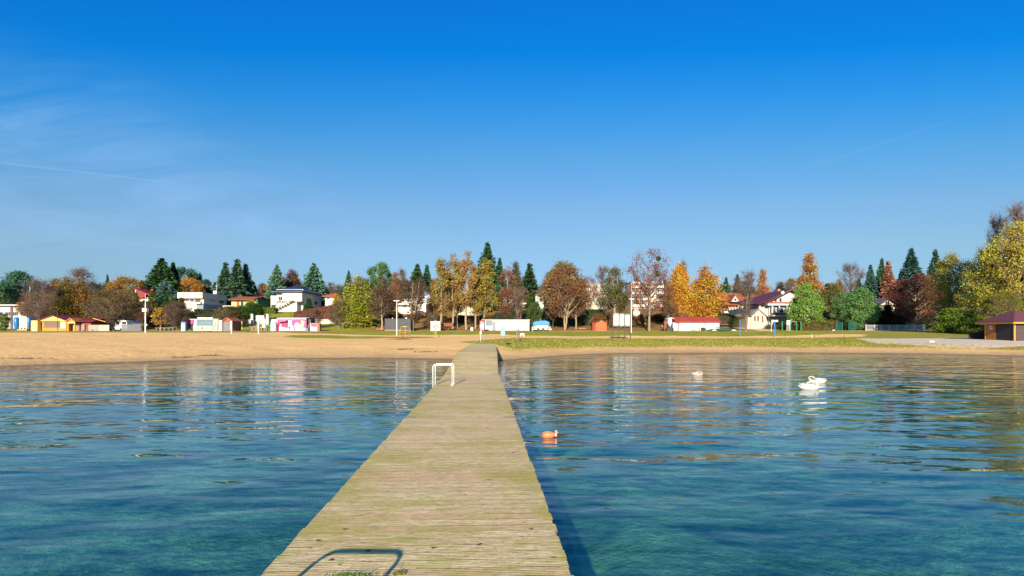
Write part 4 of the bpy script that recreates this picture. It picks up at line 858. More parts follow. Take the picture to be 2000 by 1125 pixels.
# orange-roofed house with a green side
h = Spot('house', 'low house with an orange tiled roof, pale yellow front and green side wall', 'house', 475, 167)
h.box('wall', 452, 500, 584, None, 0, 10, M((.62, .55, .30), .85)); h.box('side_wall', 500, 503, 583.5, None, .0, 10.2, M((.06, .20, .09), .85))
MB().prismx([(-1.4, h.Z(585)), (4.5, h.Z(577.5)), (4.5, h.Z(579)), (-1.4, h.Z(586.5))], h.X(450), h.X(500)).prismx([(4.52, h.Z(577.5)), (11, h.Z(585)), (11, h.Z(586.5)), (4.52, h.Z(579))], h.X(450), h.X(500)).build('roof', redtile, h.T)
MB().box(h.X(500) + .02, h.X(505), -.8, 11.5, h.Z(583.4), h.Z(581)).build('side_roof', M((.12, .03, .02), .8), h.T)
h.window(470, 476, 588, 598, 0, bars=0); h.window(484, 491, 587, 594, 0); h.box('door', 462.5, 467, 585.8, 600, -.2, -.01, M((.40, .12, .03)))
h.box('garden_screen', 452, 470, 598, 603, -5, -4.9, M((.5, .4, .3)))

# red and white house with slanting roof
h = Spot('house', 'white house with red-brown cladding and slanting crimson roof edge beside the tall green spruce', 'house', 284, 168)
h.box('wall', 277, 300, 581, None, 0, 8, white)
MB().prism([(h.X(268.5), h.Z(566)), (h.X(286), h.Z(574)), (h.X(286), h.Z(594)), (h.X(275), h.Z(594))], -.6, -.01).build('cladding', M((.26, .055, .03), .8, stripe=('z', .3, .4)), h.T)
MB().prism([(h.X(267), h.Z(563.6)), (h.X(301), h.Z(577.5)), (h.X(301), h.Z(579.5)), (h.X(267), h.Z(566))], -1, 8.5).build('roof', M((.30, .02, .07), .6), h.T)
h.box('wall_edge', 267.4, 269.2, 566.4, 575, -.8, -.02, white); h.box('chimney', 290.5, 294.5, 564, 574, 1, 2, M((.45, .03, .06)))
h.window(280, 285, 595 - 8, 593, -.0)

# far left long building
h = Spot('building', 'long white flat-roofed building behind the bare dark tree and the orange stall', 'building', 70, 141)
h.box('wall', -60, 144, 599, None, 0, 10, M((.58, .58, .56), .8, .12, .5, streak=.15)); h.box('fascia', -62, 146, 595, 597, -.6, 10.4, wpaint); h.box('soffit', -61, 145, 597, 599.2, -.3, 10.1, M((.04, .05, .07)))
for a in range(-50, 134, 15): h.window(a, a + 11, 609, 617, 0, bars=2)
h.box('roof_box', 28.5, 36, 589, 595, 2, 4, white)
MB().tube([(h.X(38.5), 3, h.Z(595)), (h.X(38.5), 3, h.Z(557))], .07).build('mast', wpaint, h.T)
for q in (22, 66, 110): h.box('pier_wall', q, q + 3, 599.5, None, -.3, -.01, M((.17, .12, .12)))
h = Spot('building', 'dark navy windowless block standing between the white building and the fruit tree', 'building', 160, 138)
h.box('wall', 144.5, 176, 598, None, 0, 8, M((.035, .045, .09), .8, .2, 1)); h.box('roof_edge', 143.5, 177, 597, 598, -.3, 8.3, M((.2, .2, .2)))  # shade on the block is put into its navy wall colour

# grey-white villa centre-left
h = Spot('house', 'white villa with grey pitched roof behind the bare trees left of the golden larches', 'house', 805, 160)
h.box('wall', 778, 832, 578, None, 0, 9, white)
MB().prismx([(-1.2, h.Z(579)), (4.5, h.Z(567)), (10, h.Z(579)), (10, h.Z(580.5)), (-1.2, h.Z(580.5))], h.X(774), h.X(829)).build('roof', M((.14, .12, .14), .8, .2, 1, stripe=('y', .4, .3)), h.T)
MB().prism([(h.X(829), h.Z(567)), (h.X(840), h.Z(578)), (h.X(840), h.Z(594)), (h.X(829), h.Z(594))], .2, 8).build('gable_wall', M((.35, .45, .62), .7), h.T)
for a in (783, 796, 818): h.window(a, a + 7, 582, 590, 0)
h.window(786, 795, 595, 601, -.0, bars=2); h.balcony(779, 800, 592.6, 596, 0, 1.3); h.balcony(804, 826, 589, 592, 0, 1.0)
h = Spot('house', 'cream two-storey villa behind the golden larches', 'house', 915, 158)
h.box('wall', 886, 941, 573, None, 0, 10, cream); h.box('roof_slab', 884, 945, 572, 575.5, -1.6, 10.4, white)
MB().hip(h.X(890), h.X(941), -1, 10, h.Z(572), h.Z(566), 3, 4, .1).build('roof', M((.45, .38, .26)), h.T)
for a in (893, 903, 918, 930): h.window(a, a + 7, 580, 586, 0); h.window(a, a + 8, 594.5, 600.5, 0, bars=2)
h.balcony(886, 912, 588, 592.6, 0, 1.4); h.balcony(914, 938, 588, 592.6, 0, 1.4); h.box('brick_strip', 888, 911, 576, 578.4, -.14, -.01, M((.30, .10, .05)))
h = Spot('house', 'white house with grey roof between two trees behind the white container', 'house', 1006, 156)
h.box('wall', 984, 1028, 591, None, 0, 9, white); MB().prismx([(-1, h.Z(598)), (3.5, h.Z(582)), (9.5, h.Z(592)), (9.5, h.Z(593.5)), (-1, h.Z(599.5))], h.X(982), h.X(1012)).build('roof', M((.24, .22, .22), .8), h.T)
h.box('gable', 985, 1003, 582.5, 590, 1.5, 8, white); h.window(987, 993, 601, 607, 0); h.window(995, 1001, 601, 607, 0); h.window(1017, 1023, 594, 600, 0); h.box('shutter', 993.2, 994.8, 601, 607, -.08, -.01, M((.4, .15, .05)))
h = Spot('house', 'small white stepped house block left of the huge red-brown tree', 'house', 1053, 172)
h.box('wall', 1046, 1062, 580, None, 0, 8, white); h.box('stair_tower', 1045, 1051, 575, 580, .5, 4, white); h.window(1053, 1059, 584, 589, 0)
h = Spot('house', 'low pale house with an orange-red roof right of the broad blue spruce', 'house', 647, 178)
h.box('wall', 635, 661, 577, None, 0, 8, M((.45, .52, .60), .8)); MB().hip(h.X(631), h.X(664), -1, 9, h.Z(578), h.Z(570), 3, 4, .3).build('roof', redtile, h.T); h.window(638, 644, 579, 585, 0)

# apartment blocks
def flats(lab, px0, px1, ytop, ybot, d, cols, floors, seed):
    h = Spot('apartment_block', lab, 'building', (px0 + px1) / 2, d); h.box('wall', px0, px1, ytop, None, 0, 11, cream); h.box('parapet', px0 - .6, px1 + .6, ytop - 1, ytop + .2, -.2, 11.2, white)
    fh = (ybot - ytop) / floors; cw = (px1 - px0) / cols
    for f in range(floors):
        for c_ in range(cols):
            a = px0 + cw * (c_ + .12); b = px0 + cw * (c_ + .88); t0 = ytop + fh * f + fh * .14; t1 = ytop + fh * f + fh * .58
            if (c_ + seed) % 3 == 1:
                h.window(a + cw * .1, a + cw * .3, t0, t1, 0, bars=0); h.window(b - cw * .3, b - cw * .1, t0, t1, 0, bars=0)
            else:
                h.box('loggia', a, b, t0, t1, -.06, -.01, M((.16, .11, .09), .9)); h.window(a + cw * .15, b - cw * .15, t0 + .6, t1, -.06, bars=1)
                h.balcony(a - cw * .06, b + cw * .06, t1 - .2, ytop + fh * f + fh * .96, 0, 1.1)
            if (c_ + seed) % 4 == 2 and floors == 4: h.box('awning', b - cw * .2, b + cw * .05, t0, t0 + fh * .3, -.9, -.1, M((.45, .22, .03)))
    return h
flats('smaller cream apartment block with balconies right of the huge round red-brown tree', 1140, 1186, 555, 597, 200, 3, 3, 0)
flats('larger cream apartment block with stacked balconies behind the tall sparse red tree', 1233, 1296, 551, 600, 198, 4, 4, 2)

# red-tiled house
h = Spot('house', 'white house with orange-red tiled roofs and triangular dormer left of the maroon-roofed villa', 'house', 1444, 158)
h.box('wall', 1424, 1484, 592, None, 0, 10, white)
MB().prismx([(-1.2, h.Z(593)), (5, h.Z(570)), (11, h.Z(593)), (11, h.Z(594.5)), (-1.2, h.Z(594.5))], h.X(1424), h.X(1486)).build('roof', redtile, h.T)
MB().prismx([(-1.6, h.Z(594)), (-.8, h.Z(590)), (-.8, h.Z(592)), (-1.6, h.Z(596))], h.X(1408), h.X(1440)).prismx([(0, h.Z(588)), (5, h.Z(572)), (9, h.Z(588))], h.X(1406), h.X(1424)).build('low_roof', redtile, h.T)
h.box('low_wall', 1410, 1424, 592, None, 1, 8, M((.35, .2, .14)))
MB().prism([(h.X(1422), h.Z(590)), (h.X(1430), h.Z(577)), (h.X(1438), h.Z(590))], -2.2, 3).build('dormer', white, h.T); h.window(1427.5, 1432.5, 583.5, 588.5, -2.2, bars=0)
MB().prism([(h.X(1420), h.Z(590.6)), (h.X(1430), h.Z(574.6)), (h.X(1440), h.Z(590.6)), (h.X(1438), h.Z(590.6)), (h.X(1430), h.Z(577.2)), (h.X(1422), h.Z(590.6))], -2.6, 2.8).build('dormer_roof', redtile, h.T)
for a in range(1412, 1440, 6): h.box('veranda_post', a, a + 1.2, 594.4, 610, -1.6, -1.4, M((.35, .12, .05)))
for a in (1442, 1454, 1466): h.window(a, a + 7, 597, 604, 0)
h.box('veranda_wall', 1410, 1441, 608.5, 612, -1.9, -1.7, white)

# white villa with maroon roof
h = Spot('house', 'large white villa with maroon roof, satellite dish, two balconies and a terrace', 'house', 1545, 140)
h.box('wall', 1502, 1597, 596, None, 0, 12, white)
MB().prism([(h.X(1496), h.Z(590)), (h.X(1540), h.Z(567.5)), (h.X(1584), h.Z(590))], .0, 10).build('gable_wall', white, h.T)
MB().prism([(h.X(1486), h.Z(594)), (h.X(1541), h.Z(565)), (h.X(1600), h.Z(594)), (h.X(1597), h.Z(594.4)), (h.X(1541), h.Z(567.4)), (h.X(1490), h.Z(594.4))], -1.6, 10.6).build('roof', M((.11, .03, .045), .6, .2, 1.5), h.T)
MB().add([(h.X(1541), -1.6, h.Z(564.8)), (h.X(1541), 9, h.Z(564.8)), (h.X(1462), 12, h.Z(588)), (h.X(1478), -1.2, h.Z(594.5))], [(0, 1, 2, 3)]).add([(h.X(1541), -1.6, h.Z(565.8)), (h.X(1541), 9, h.Z(565.8)), (h.X(1462), 12, h.Z(589)), (h.X(1478), -1.2, h.Z(595.5))], [(3, 2, 1, 0)]).add([(h.X(1541), -1.6, h.Z(564.8)), (h.X(1478), -1.2, h.Z(594.5)), (h.X(1478), -1.2, h.Z(595.5)), (h.X(1541), -1.6, h.Z(565.8))], [(0, 1, 2, 3)]).build('side_roof', M((.11, .03, .045), .6, .2, 1.5), h.T)
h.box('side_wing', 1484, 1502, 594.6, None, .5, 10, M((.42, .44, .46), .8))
h.box('upper_balcony', 1496, 1572, 590.4, 593.6, -1.5, -1.35, M((.26, .07, .035))); h.box('balcony_slab', 1494, 1574, 593.6, 597, -1.6, -.01, white)
h.window(1512, 1517.5, 582, 590, -.01, bars=0); h.window(1521.5, 1527, 582, 590, -.01, bars=0); h.window(1548, 1553, 582, 590, -.01, bars=0)
for a, b in ((1508, 1515), (1519, 1530), (1535, 1541), (1549, 1558), (1565, 1576)): h.window(a, b, 601, 611, 0)
h.box('column', 1516, 1518, 598, 612, -1.4, -1.2, white); h.box('column', 1531, 1533, 598, 612, -1.4, -1.2, white); h.box('column', 1502.5, 1505, 598, 612, -1.4, -1.2, white)
h.box('lower_balcony', 1498, 1590, 611.6, 616, -1.9, -1.75, M((.20, .05, .03))); h.box('terrace_slab', 1497, 1592, 616.2, 618.6, -3.4, -.01, white)
for a in (1531, 1556, 1563, 1588): h.box('terrace_post', a, a + 1.8, 618.8, None, -3.3, -3.1, white)
h.box('brick_wall', 1545, 1596, 619, None, -.3, -.02, M((.30, .09, .04)))
sd_ = MB().disc(0, 0, 0, 3.3 * 140 / F, .06, 20); o = sd_.build('satellite_dish', wpaint, h.T); o.location = (h.X(1522), -1.75, h.Z(572.5))
h.box('chimney', 1534, 1539, 562, 567, 4, 5, M((.4, .2, .15)))

# summerhouse
h = Spot('summerhouse', 'small pale gabled summerhouse with a grey roof in front of the maroon-roofed villa', 'summerhouse', 1482, 131)
h.box('wall', 1467, 1496, 617, None, 0, 6, cream); MB().prism([(h.X(1467), h.Z(617)), (h.X(1482), h.Z(606)), (h.X(1496), h.Z(617))], 0, 6).build('gable', cream, h.T)
MB().prism([(h.X(1465), h.Z(618)), (h.X(1482), h.Z(603.6)), (h.X(1498.5), h.Z(618)), (h.X(1496.5), h.Z(618)), (h.X(1482), h.Z(605.6)), (h.X(1467), h.Z(618))], -.5, 6.5).build('roof', M((.40, .36, .33), .8), h.T)
MB().add([(h.X(1482), -.3, h.Z(603.4)), (h.X(1482), 6, h.Z(603.4)), (h.X(1452), 7, h.Z(616)), (h.X(1456), 0, h.Z(619))], [(0, 1, 2, 3)]).add([(h.X(1456), 0, h.Z(619)), (h.X(1456), 0, h.Z(620)), (h.X(1482), -.3, h.Z(604.4)), (h.X(1482), -.3, h.Z(603.4))], [(0, 1, 2, 3)]).build('lean_roof', M((.30, .29, .30), .8, stripe=('x', .6, .4)), h.T)
h.box('lean_wall', 1457, 1466.6, 619.4, None, .2, 5, cream)
for a in (1473, 1479): h.window(a, a + 2.8, 617, 627, 0, frame=brownw, bars=0)
h.box('door', 1488, 1490.8, 617, 630, -.05, -.005, M((.2, .05, .03)))

# cream gabled house on the right
h = Spot('house', 'cream gabled house with balcony half hidden by the dark red tree', 'house', 1732, 150)
h.box('wall', 1712, 1756, 596, None, 0, 9, cream); MB().prism([(h.X(1711), h.Z(598)), (h.X(1733), h.Z(583)), (h.X(1757), h.Z(598))], .0, 9).build('gable', cream, h.T)
MB().prism([(h.X(1707), h.Z(600)), (h.X(1733), h.Z(581.4)), (h.X(1761), h.Z(600)), (h.X(1758), h.Z(600)), (h.X(1733), h.Z(583.6)), (h.X(1710), h.Z(600))], -1, 9.4).build('roof', M((.10, .08, .10), .8), h.T)
MB().add([(h.X(1733), -.8, h.Z(581.3)), (h.X(1708), -.6, h.Z(600)), (h.X(1698), 7, h.Z(597)), (h.X(1722), 8, h.Z(582))], [(0, 1, 2, 3)]).build('side_roof', M((.10, .08, .10), .8), h.T)
for a in (1717, 1727, 1738, 1748): h.window(a, a + 6, 600, 606, 0)
h.window(1729, 1737, 588, 594, 0); h.balcony(1712, 1755, 606, 611, 0, 1.2, M((.4, .3, .22)))
h = Spot('building', 'pale low building with a flat roof glimpsed through the yellow willows', 'building', 1910, 120)
h.box('wall', 1865, 2080, 598, None, 0, 8, M((.55, .50, .45), .8)); h.box('roof', 1862, 2082, 595, 598, -.6, 8.5, M((.62, .60, .58), .7))
for a in range(1872, 2070, 22): h.window(a, a + 12, 604, 612, 0)

# retaining wall, pillars and iron railing of the lawn
h = Spot('retaining_wall', 'long low pale retaining wall with an iron railing at the foot of the green lawn', 'wall', 560, 134)
stone = M((.62, .55, .45), .85, .12, 1.5)
h.box('wall', 372, 716, 623.5, None, 0, .35, stone); rail = MB()
for a in range(374, 716, 13): rail.box(h.X(a), h.X(a) + .05, .15, .20, h.Z(623.5), h.Z(615))
for z in (615.6, 621): rail.box(h.X(374), h.X(716), .16, .19, h.Z(z), h.Z(z) + .04)
rail.build('railing', M((.08, .08, .07), .6), h.T)
for px, lab in ((492.8, 'left white gate pillar with a cap at the wall gap'), (523, 'right white gate pillar with a cap at the wall gap')):
    h = Spot('gate_pillar', lab, 'pillar', px, 133, 'white gate pillars'); h.box('shaft', px - 2.1, px + 2.1, 614.5, None, -.25, .25, wpaint); h.box('cap', px - 2.7, px + 2.7, 613, 614.5, -.33, .33, M((.4, .4, .42)))

# --- left beach stalls
ply = M((.62, .26, .035), .6, .12, 1.2, stripe=('z', .14, .25)); yel = M((.80, .62, .14), .6, .08, 2); maroon = M((.20, .02, .03), .6, .2, 1.5, stripe=('y', .35, .3))
h = Spot('beach_stall', 'orange wooden stall with a yellow gable, closed brown shutter and a dark red roof', 'stall', 105, 112)
h.box('wall', 76, 134, 627, None, 0, 5.5, ply); MB().prism([(h.X(74), h.Z(627)), (h.X(106), h.Z(617)), (h.X(136), h.Z(627))], -.35, -.02).build('gable', yel, h.T)
MB().prism([(h.X(71.5), h.Z(628)), (h.X(106), h.Z(615.4)), (h.X(139), h.Z(628)), (h.X(137), h.Z(628.3)), (h.X(106), h.Z(617.2)), (h.X(73.5), h.Z(628.3))], -.6, 5.8).build('roof', maroon, h.T)
h.box('counter_frame', 85.5, 118.5, 627.2, 640.6, -.06, -.005, M((.45, .2, .03))); h.box('shutter', 87, 117, 628, 639.6, -.10, -.06, M((.20, .11, .09), .6, stripe=('z', .12, .3)))
h.box('menu_board', 118.8, 129, 628, 641.5, -.13, -.06, yel); h.box('price_list', 119.5, 128, 632, 641, -.15, -.13, M((.75, .45, .62), .6, .5, 12))
h.box('plinth', 76, 134, 647.3, None, -.05, -.005, brownw)
h = Spot('stall_annex', 'orange annex with small gabled porch and long dark red roof beside the orange stall', 'stall', 155, 112)
h.box('wall', 137, 172, 628, None, .8, 5.5, M((.26, .06, .03), .7)); MB().prismx([(-.2, h.Z(627)), (3.0, h.Z(620.5)), (6, h.Z(627)), (6, h.Z(628)), (-.2, h.Z(628))], h.X(139), h.X(184)).build('roof', maroon, h.T)
MB().prism([(h.X(133.5), h.Z(628)), (h.X(143), h.Z(621)), (h.X(153), h.Z(628)), (h.X(151.5), h.Z(628.4)), (h.X(143), h.Z(622.6)), (h.X(135), h.Z(628.4))], -.9, 3).build('porch_roof', M((.60, .24, .04)), h.T)
MB().prism([(h.X(135.5), h.Z(629)), (h.X(143), h.Z(623.2)), (h.X(151), h.Z(629))], -.6, -.5).build('porch_gable', M((.65, .28, .05)), h.T); h.box('porch_sign', 135.4, 151.6, 629, 631.6, -.62, -.5, M((.78, .65, .35)))
for a in (134.6, 151): h.box('porch_post', a, a + 1.5, 629.4, None, -.8, -.6, M((.72, .36, .08)))
h.box('door_panel', 137.5, 144.5, 633, None, .6, .78, M((.65, .30, .05))); h.box('gate', 145, 151, 632, 648, .55, .75, M((.26, .19, .16), .8, stripe=('x', .12, .3))); h.box('gate', 154, 161, 633.5, 648, .55, .75, M((.30, .24, .20), .8, stripe=('x', .12, .3)))
MB().prism([(h.X(174), h.Z(620.8)), (h.X(199), h.Z(628)), (h.X(199), h.Z(629)), (h.X(174), h.Z(622))], 1, 1.2).build('barge_board', M((.75, .38, .10)), h.T)
h = Spot('ice_cabinet', 'tall yellow cabinet printed with three pale ice cream pictures, left of the orange stall', 'cabinet', 66.5, 111)
h.box('body', 60.3, 72.8, 626, None, 0, .9, yel, .04)
for z in (630, 638, 644.6): MB().disc(h.X(66.6), -.002, h.Z(z), .27, .02, 14, 1.1, .7).build('picture', M((.72, .55, .60), .5, .5, 9), h.T)
h = Spot('shed', 'cream hut standing between two blue wrapped columns at the far left', 'shed', 46, 113)
h.box('body', 37.5, 53, 619.5, 639.5, 0, 2.2, M((.66, .60, .42), .7, .2, 3, streak=.3)); h.box('roof', 36.5, 54, 618.6, 619.5, -.2, 2.4, wpaint)
for a in (38, 43.5, 50): h.box('leg', a, a + 1.6, 639.5, None, .1, .3, wpaint)
h.box('platform', 38, 57, 643, 645.4, -.6, 1.5, M((.45, .38, .10)))
for px, w, zb, lab in ((32, 4.6, 643, 'larger blue plastic-wrapped column at the far left of the beach'), (56.8, 3.2, 638, 'smaller blue plastic-wrapped column between the cream hut and the yellow cabinet')):
    h = Spot('wrapped_column', lab, 'column', px, 113); r = w * 113 / F
    pts = [(0, 0, h.Z(y)) for y in (zb + 3, zb, 636, 629, 622, 619.5)]; MB().tube(pts, [r * .35, r * .6, r * .95, r, r * .95, r * .5], 14).build('wrap', M((.02, .19, .50), .35, .35, 3, streak=.4), h.T, smooth=True)
    h.box('foot', px - w * .5, px + w * .5, 643, None, -.3, .3, dark)
h = Spot('board_screen', 'pale weathered board screen of two panels right of the orange annex', 'fence', 192, 111)
h.box('panel', 172.4, 191.8, 634.5, None, 0, .08, M((.40, .34, .30), .85, .15, stripe=('x', .12, .35))); h.box('panel', 192, 213, 634.5, None, .02, .10, M((.52, .42, .35), .85, .15, stripe=('x', .12, .2)))
MB().box(h.X(170), h.X(192), -1.4, -1.0, h.Z(644.2), h.Z(643.6)).box(h.X(172), h.X(173), -1.3, -1.1, -.1, h.Z(644.2)).box(h.X(189), h.X(190), -1.3, -1.1, -.1, h.Z(644.2)).build('bench', M((.25, .16, .10)), h.T)
def caravan(lab, px0, px1, d, yt, yb, col, stripe):
    h = Spot('caravan', lab, 'caravan', (px0 + px1) / 2, d, 'white caravans behind the fence'); x0, x1 = h.X(px0), h.X(px1); zt, zb = h.Z(yt), .35; r = min(.5, (zt - zb) * .3); r2 = r * .3
    poly = [(x0 + .1, zb), (x1 - .1, zb), (x1, zb + .4), (x1 - r2, zt - r), (x1 - r * .6, zt - r2), (x1 - r * 1.3, zt), (x0 + r * 1.3, zt), (x0 + r * .6, zt - r2), (x0 + r2, zt - r), (x0, zb + .4)]
    MB().prism(poly, 0, 2.2).build('body', M(col, .45, .06, 2, streak=.08), h.T); L = x1 - x0
    MB().box(x0 + .3, x1 - .3, -.012, -.001, zb + (zt - zb) * .42, zb + (zt - zb) * .47).build('stripe', M(stripe, .5), h.T)
    for a, b in ((.1, .38), (.6, .9)): MB().box(x0 + L * a, x0 + L * b, -.03, -.002, zb + (zt - zb) * .55, zb + (zt - zb) * .82).build('window', glass, h.T)
    w = MB().tube([(x0 + L * .5, -.02, .32), (x0 + L * .5, .2, .32)], .32, 18).build('wheel', dark, h.T)
    MB().tube([(x1 - .1, 1.1, .5), (x1 + .9, 1.1, .42)], .05).build('drawbar', steel, h.T)
caravan('low white caravan roof showing above the pale board screen', 176, 204, 117, 628.5, 645, (.72, .74, .70), (.3, .4, .4))
caravan('small white caravan directly left of the fruit tree trunk', 205, 222, 118, 625.5, 645, (.80, .78, .72), (.4, .4, .4))
caravan('white caravan directly right of the fruit tree trunk', 224, 249, 116, 625, 646, (.82, .81, .76), (.5, .45, .3))
caravan('white and blue caravan, the rightmost behind the grey fence', 246, 263, 118, 625.8, 645, (.55, .66, .78), (.08, .16, .35))
h = Spot('fence', 'grey slatted fence in front of the rightmost caravan', 'fence', 258, 111); mb = MB()
for i in range(0, 38): mb.box(h.X(237 + i), h.X(237 + i) + .07, 0, .03, -.1, h.Z(633.5 - .8 * math.sin(i * 1.3)))
mb.box(h.X(237), h.X(275.5), .03, .07, .4, .48).box(h.X(237), h.X(275.5), .03, .07, 1.1, 1.18).build('slats', M((.22, .21, .24), .85, .3), h.T)
h.box('dark_panel', 262, 276, 632, None, .1, .15, M((.09, .09, .14), .8))

def lamp(lab, px, d, ytop, ybase, head='T', w=.075, boxy=None):
    h = Spot('lamp_post', lab, 'lamp post', px, d); z1 = h.Z(ytop); MB().tube([(0, 0, -.1), (0, 0, z1 * .5), (0, 0, z1)], [w * 1.15, w, w * .7], 12).build('pole', M((.74, .75, .74), .45, .05), h.T)
    if head == 'T':
        MB().box(-.42, .42, -.05, .05, z1 - .04, z1 + .05).build('crossbar', wpaint, h.T)
        for s in (-1, 1): MB().box(s * .30 - .15, s * .30 + .15, -.32, -.05, z1 - .08, z1 + .06).build('floodlight', M((.7, .7, .68), .4), h.T, bevel=.02)
    if boxy: MB().box(-.35, .35, -.3, .3, h.Z(boxy[1]), h.Z(boxy[0])).build('speaker_box', wpaint, h.T, bevel=.05)
    return h
h = lamp('white camera mast with a cabinet halfway up standing on the sand edge', 284, 86, 592, 657, None, .09, (602, 609))
MB().box(h.X(277.5), h.X(291), -.08, .08, h.Z(585.8), h.Z(584.6)).build('crossbar', wpaint, h.T)
for s in (-1, 1): MB().box(s * .42 - .18, s * .42 + .18, -.35, .1, h.Z(588.5), h.Z(585.8)).build('camera', M((.6, .6, .6)), h.T, bevel=.02)
MB().tube([(0, 0, h.Z(592)), (0, 0, h.Z(585))], .06).build('head_tube', wpaint, h.T); MB().tube([(0, 0, h.Z(585)), (0, 0, h.Z(574))], .03).build('aerial', wpaint, h.T)
MB().box(.08, .3, -.12, .12, h.Z(636), h.Z(633)).build('switch_box', wpaint, h.T)
lamp('grey-white lamp mast with T-shaped floodlights by the black container', 775, 88, 587.5, 655)
lamp('grey-white lamp mast with T-shaped floodlights just right of the three-panel notice board', 1233, 101, 584, 652)
h = Spot('lamp_post', 'thin black lamp post in front of the orange stall', 'lamp post', 112.5, 110); MB().tube([(0, 0, -.1), (0, 0, h.Z(611))], .05).build('pole', dark, h.T); MB().box(-.1, .1, -.15, .1, h.Z(611), h.Z(610) + .05).build('lantern', dark, h.T)
h = Spot('lamp_post', 'garden lamp with a pale globe on the lawn above the pink kiosk', 'lamp post', 568.5, 140); MB().tube([(0, 0, -.1), (0, 0, h.Z(600))], .05).tube([(0, 0, h.Z(600)), (0, 0, h.Z(599))], .16).build('pole', dark, h.T)
def banner(lab, px0, px1, d, yt, col, n=0, grp=None):
    h = Spot('drinks_cabinet', lab, 'cabinet', (px0 + px1) / 2, d, grp); h.box('body', px0, px1, yt, None, 0, .75, M(col, .4, .12, 2), .03); return h
h = banner('blue and white advertising column left of the snack kiosk', 353.6, 361.5, 110, 629, (.40, .55, .80)); h.box('picture', 354.6, 360.5, 633, 646, -.02, -.002, M((.75, .80, .86), .4, .4, 3, streak=.5)); h.box('top_strip', 354.2, 361, 629.6, 632, -.02, -.002, M((.10, .22, .55), .4))
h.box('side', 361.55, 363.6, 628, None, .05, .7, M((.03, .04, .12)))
h = banner('pale blue drinks cabinet with three round pictures left of the pink kiosk', 528.4, 535.6, 110, 628, (.35, .62, .85))
for z in (634, 639, 644): MB().disc(h.X(532), -.002, h.Z(z), .17, .02, 12).build('picture', M((.55, .35, .5), .5, .5, 20), h.T)
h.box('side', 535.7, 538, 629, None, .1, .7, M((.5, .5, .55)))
h = banner('bright red drinks cabinet with white lettering at the left end of the white container', 937.8, 945, 110, 626, (.62, .015, .02)); h.box('glass_door', 940, 944.6, 632, 644, -.02, -.002, M((.75, .55, .55), .3, .5, 8)); h.box('lettering', 938.6, 944, 629, 630.8, -.02, -.002, wpaint)
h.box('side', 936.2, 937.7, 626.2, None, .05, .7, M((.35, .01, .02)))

# snack kiosk
h = Spot('snack_kiosk', 'snack kiosk with grey-blue roller shutter, painted food panels and coloured roof signs', 'kiosk', 395, 112)
h.box('body', 372.5, 427, 624, None, 0, 2.6, M((.50, .54, .56), .6)); h.box('roof', 371.5, 428, 623, 624, -.25, 2.8, M((.75, .74, .72)))
for a, b, c_ in ((385, 394, (.55, .58, .68)), (394.6, 404, (.70, .68, .20)), (404.6, 415.5, (.12, .42, .68))):
    f = h.box('roof_sign', a, b, 619.6, 622.8, .1, .2, M(c_, .5)); h.box('sign_lettering', a + 1.4, b - 1.4, 620.6, 621.9, .07, .098, M((.80, .82, .80), .5, .4, 14))
h.box('shutter', 384.4, 399.5, 624.4, 636.4, -.05, -.01, M((.13, .21, .26), .5, .08, stripe=('z', .1, .25))); h.box('shutter', 400, 415.8, 624.4, 636.4, -.05, -.01, M((.13, .21, .26), .5, .08, stripe=('z', .1, .25)))
h.box('food_panel', 384, 415.8, 637, 644.6, -.14, -.02, M((.78, .70, .55), .6))
for a, c_ in ((388, (.62, .30, .08)), (396, (.55, .08, .03)), (404, (.60, .35, .14)), (411.5, (.66, .38, .10))): MB().disc(h.X(a), -.142, h.Z(640.8), .25, .012, 12, 1.2, .8).build('food_picture', M(c_, .5, .5, 8), h.T)
h.box('menu_poster', 372.8, 380, 624.6, 634, -.06, -.01, M((.55, .05, .22), .5, .5, 5)); h.box('list', 380.3, 384, 624.4, 636, -.06, -.01, M((.55, .72, .66), .5, .2, 9)); h.box('price_poster', 373.8, 382, 637, 644.6, -.06, -.01, M((.74, .60, .34), .5, .3, 6))
g0 = h.box('beer_panel', 416.8, 426.4, 624.6, 644.6, -.08, -.01, M((.26, .25, .25), .5))
MB().prism([(h.X(417.6), h.Z(626)), (h.X(425.6), h.Z(626)), (h.X(424.0), h.Z(641)), (h.X(424.6), h.Z(643)), (h.X(418.6), h.Z(643)), (h.X(419.2), h.Z(641))], -.10, -.081).build('painted_glass', M((.72, .66, .48), .5), g0)
MB().prism([(h.X(419.4), h.Z(629)), (h.X(423.8), h.Z(629)), (h.X(422.9), h.Z(639.4)), (h.X(420.3), h.Z(639.4))], -.115, -.101).build('painted_beer', M((.72, .52, .07), .5), g0)
h.box('white_panel', 427.8, 434, 625.4, None, -.05, .5, wpaint); h.box('emblem', 429, 433, 643.5, 645, -.07, -.05, M((.15, .04, .08)))
h = Spot('carpet', 'bright green artificial turf mat in front of the snack kiosk', 'mat', 385, 109); h.box('mat', 363, 409, 645.9, None, -1, 1.2, M((.02, .28, .07), .9)); h.T.location.z += 0
h = Spot('shed', 'red-brown gabled shed with a grey shutter door right of the snack kiosk', 'shed', 449, 112)
h.box('wall', 435.5, 453.5, 626, None, 0, 3.6, M((.25, .08, .05), .8, stripe=('z', .14, .3))); MB().prism([(h.X(435.5), h.Z(626)), (h.X(444), h.Z(621.5)), (h.X(453.5), h.Z(626))], .0, 3.6).build('gable', M((.45, .12, .06), .8), h.T)
MB().prism([(h.X(433.6), h.Z(626.6)), (h.X(444), h.Z(620)), (h.X(455.4), h.Z(626.6)), (h.X(454), h.Z(627.2)), (h.X(444), h.Z(621.4)), (h.X(435), h.Z(627.2))], -.3, 3.9).build('roof', M((.48, .13, .06), .7), h.T)
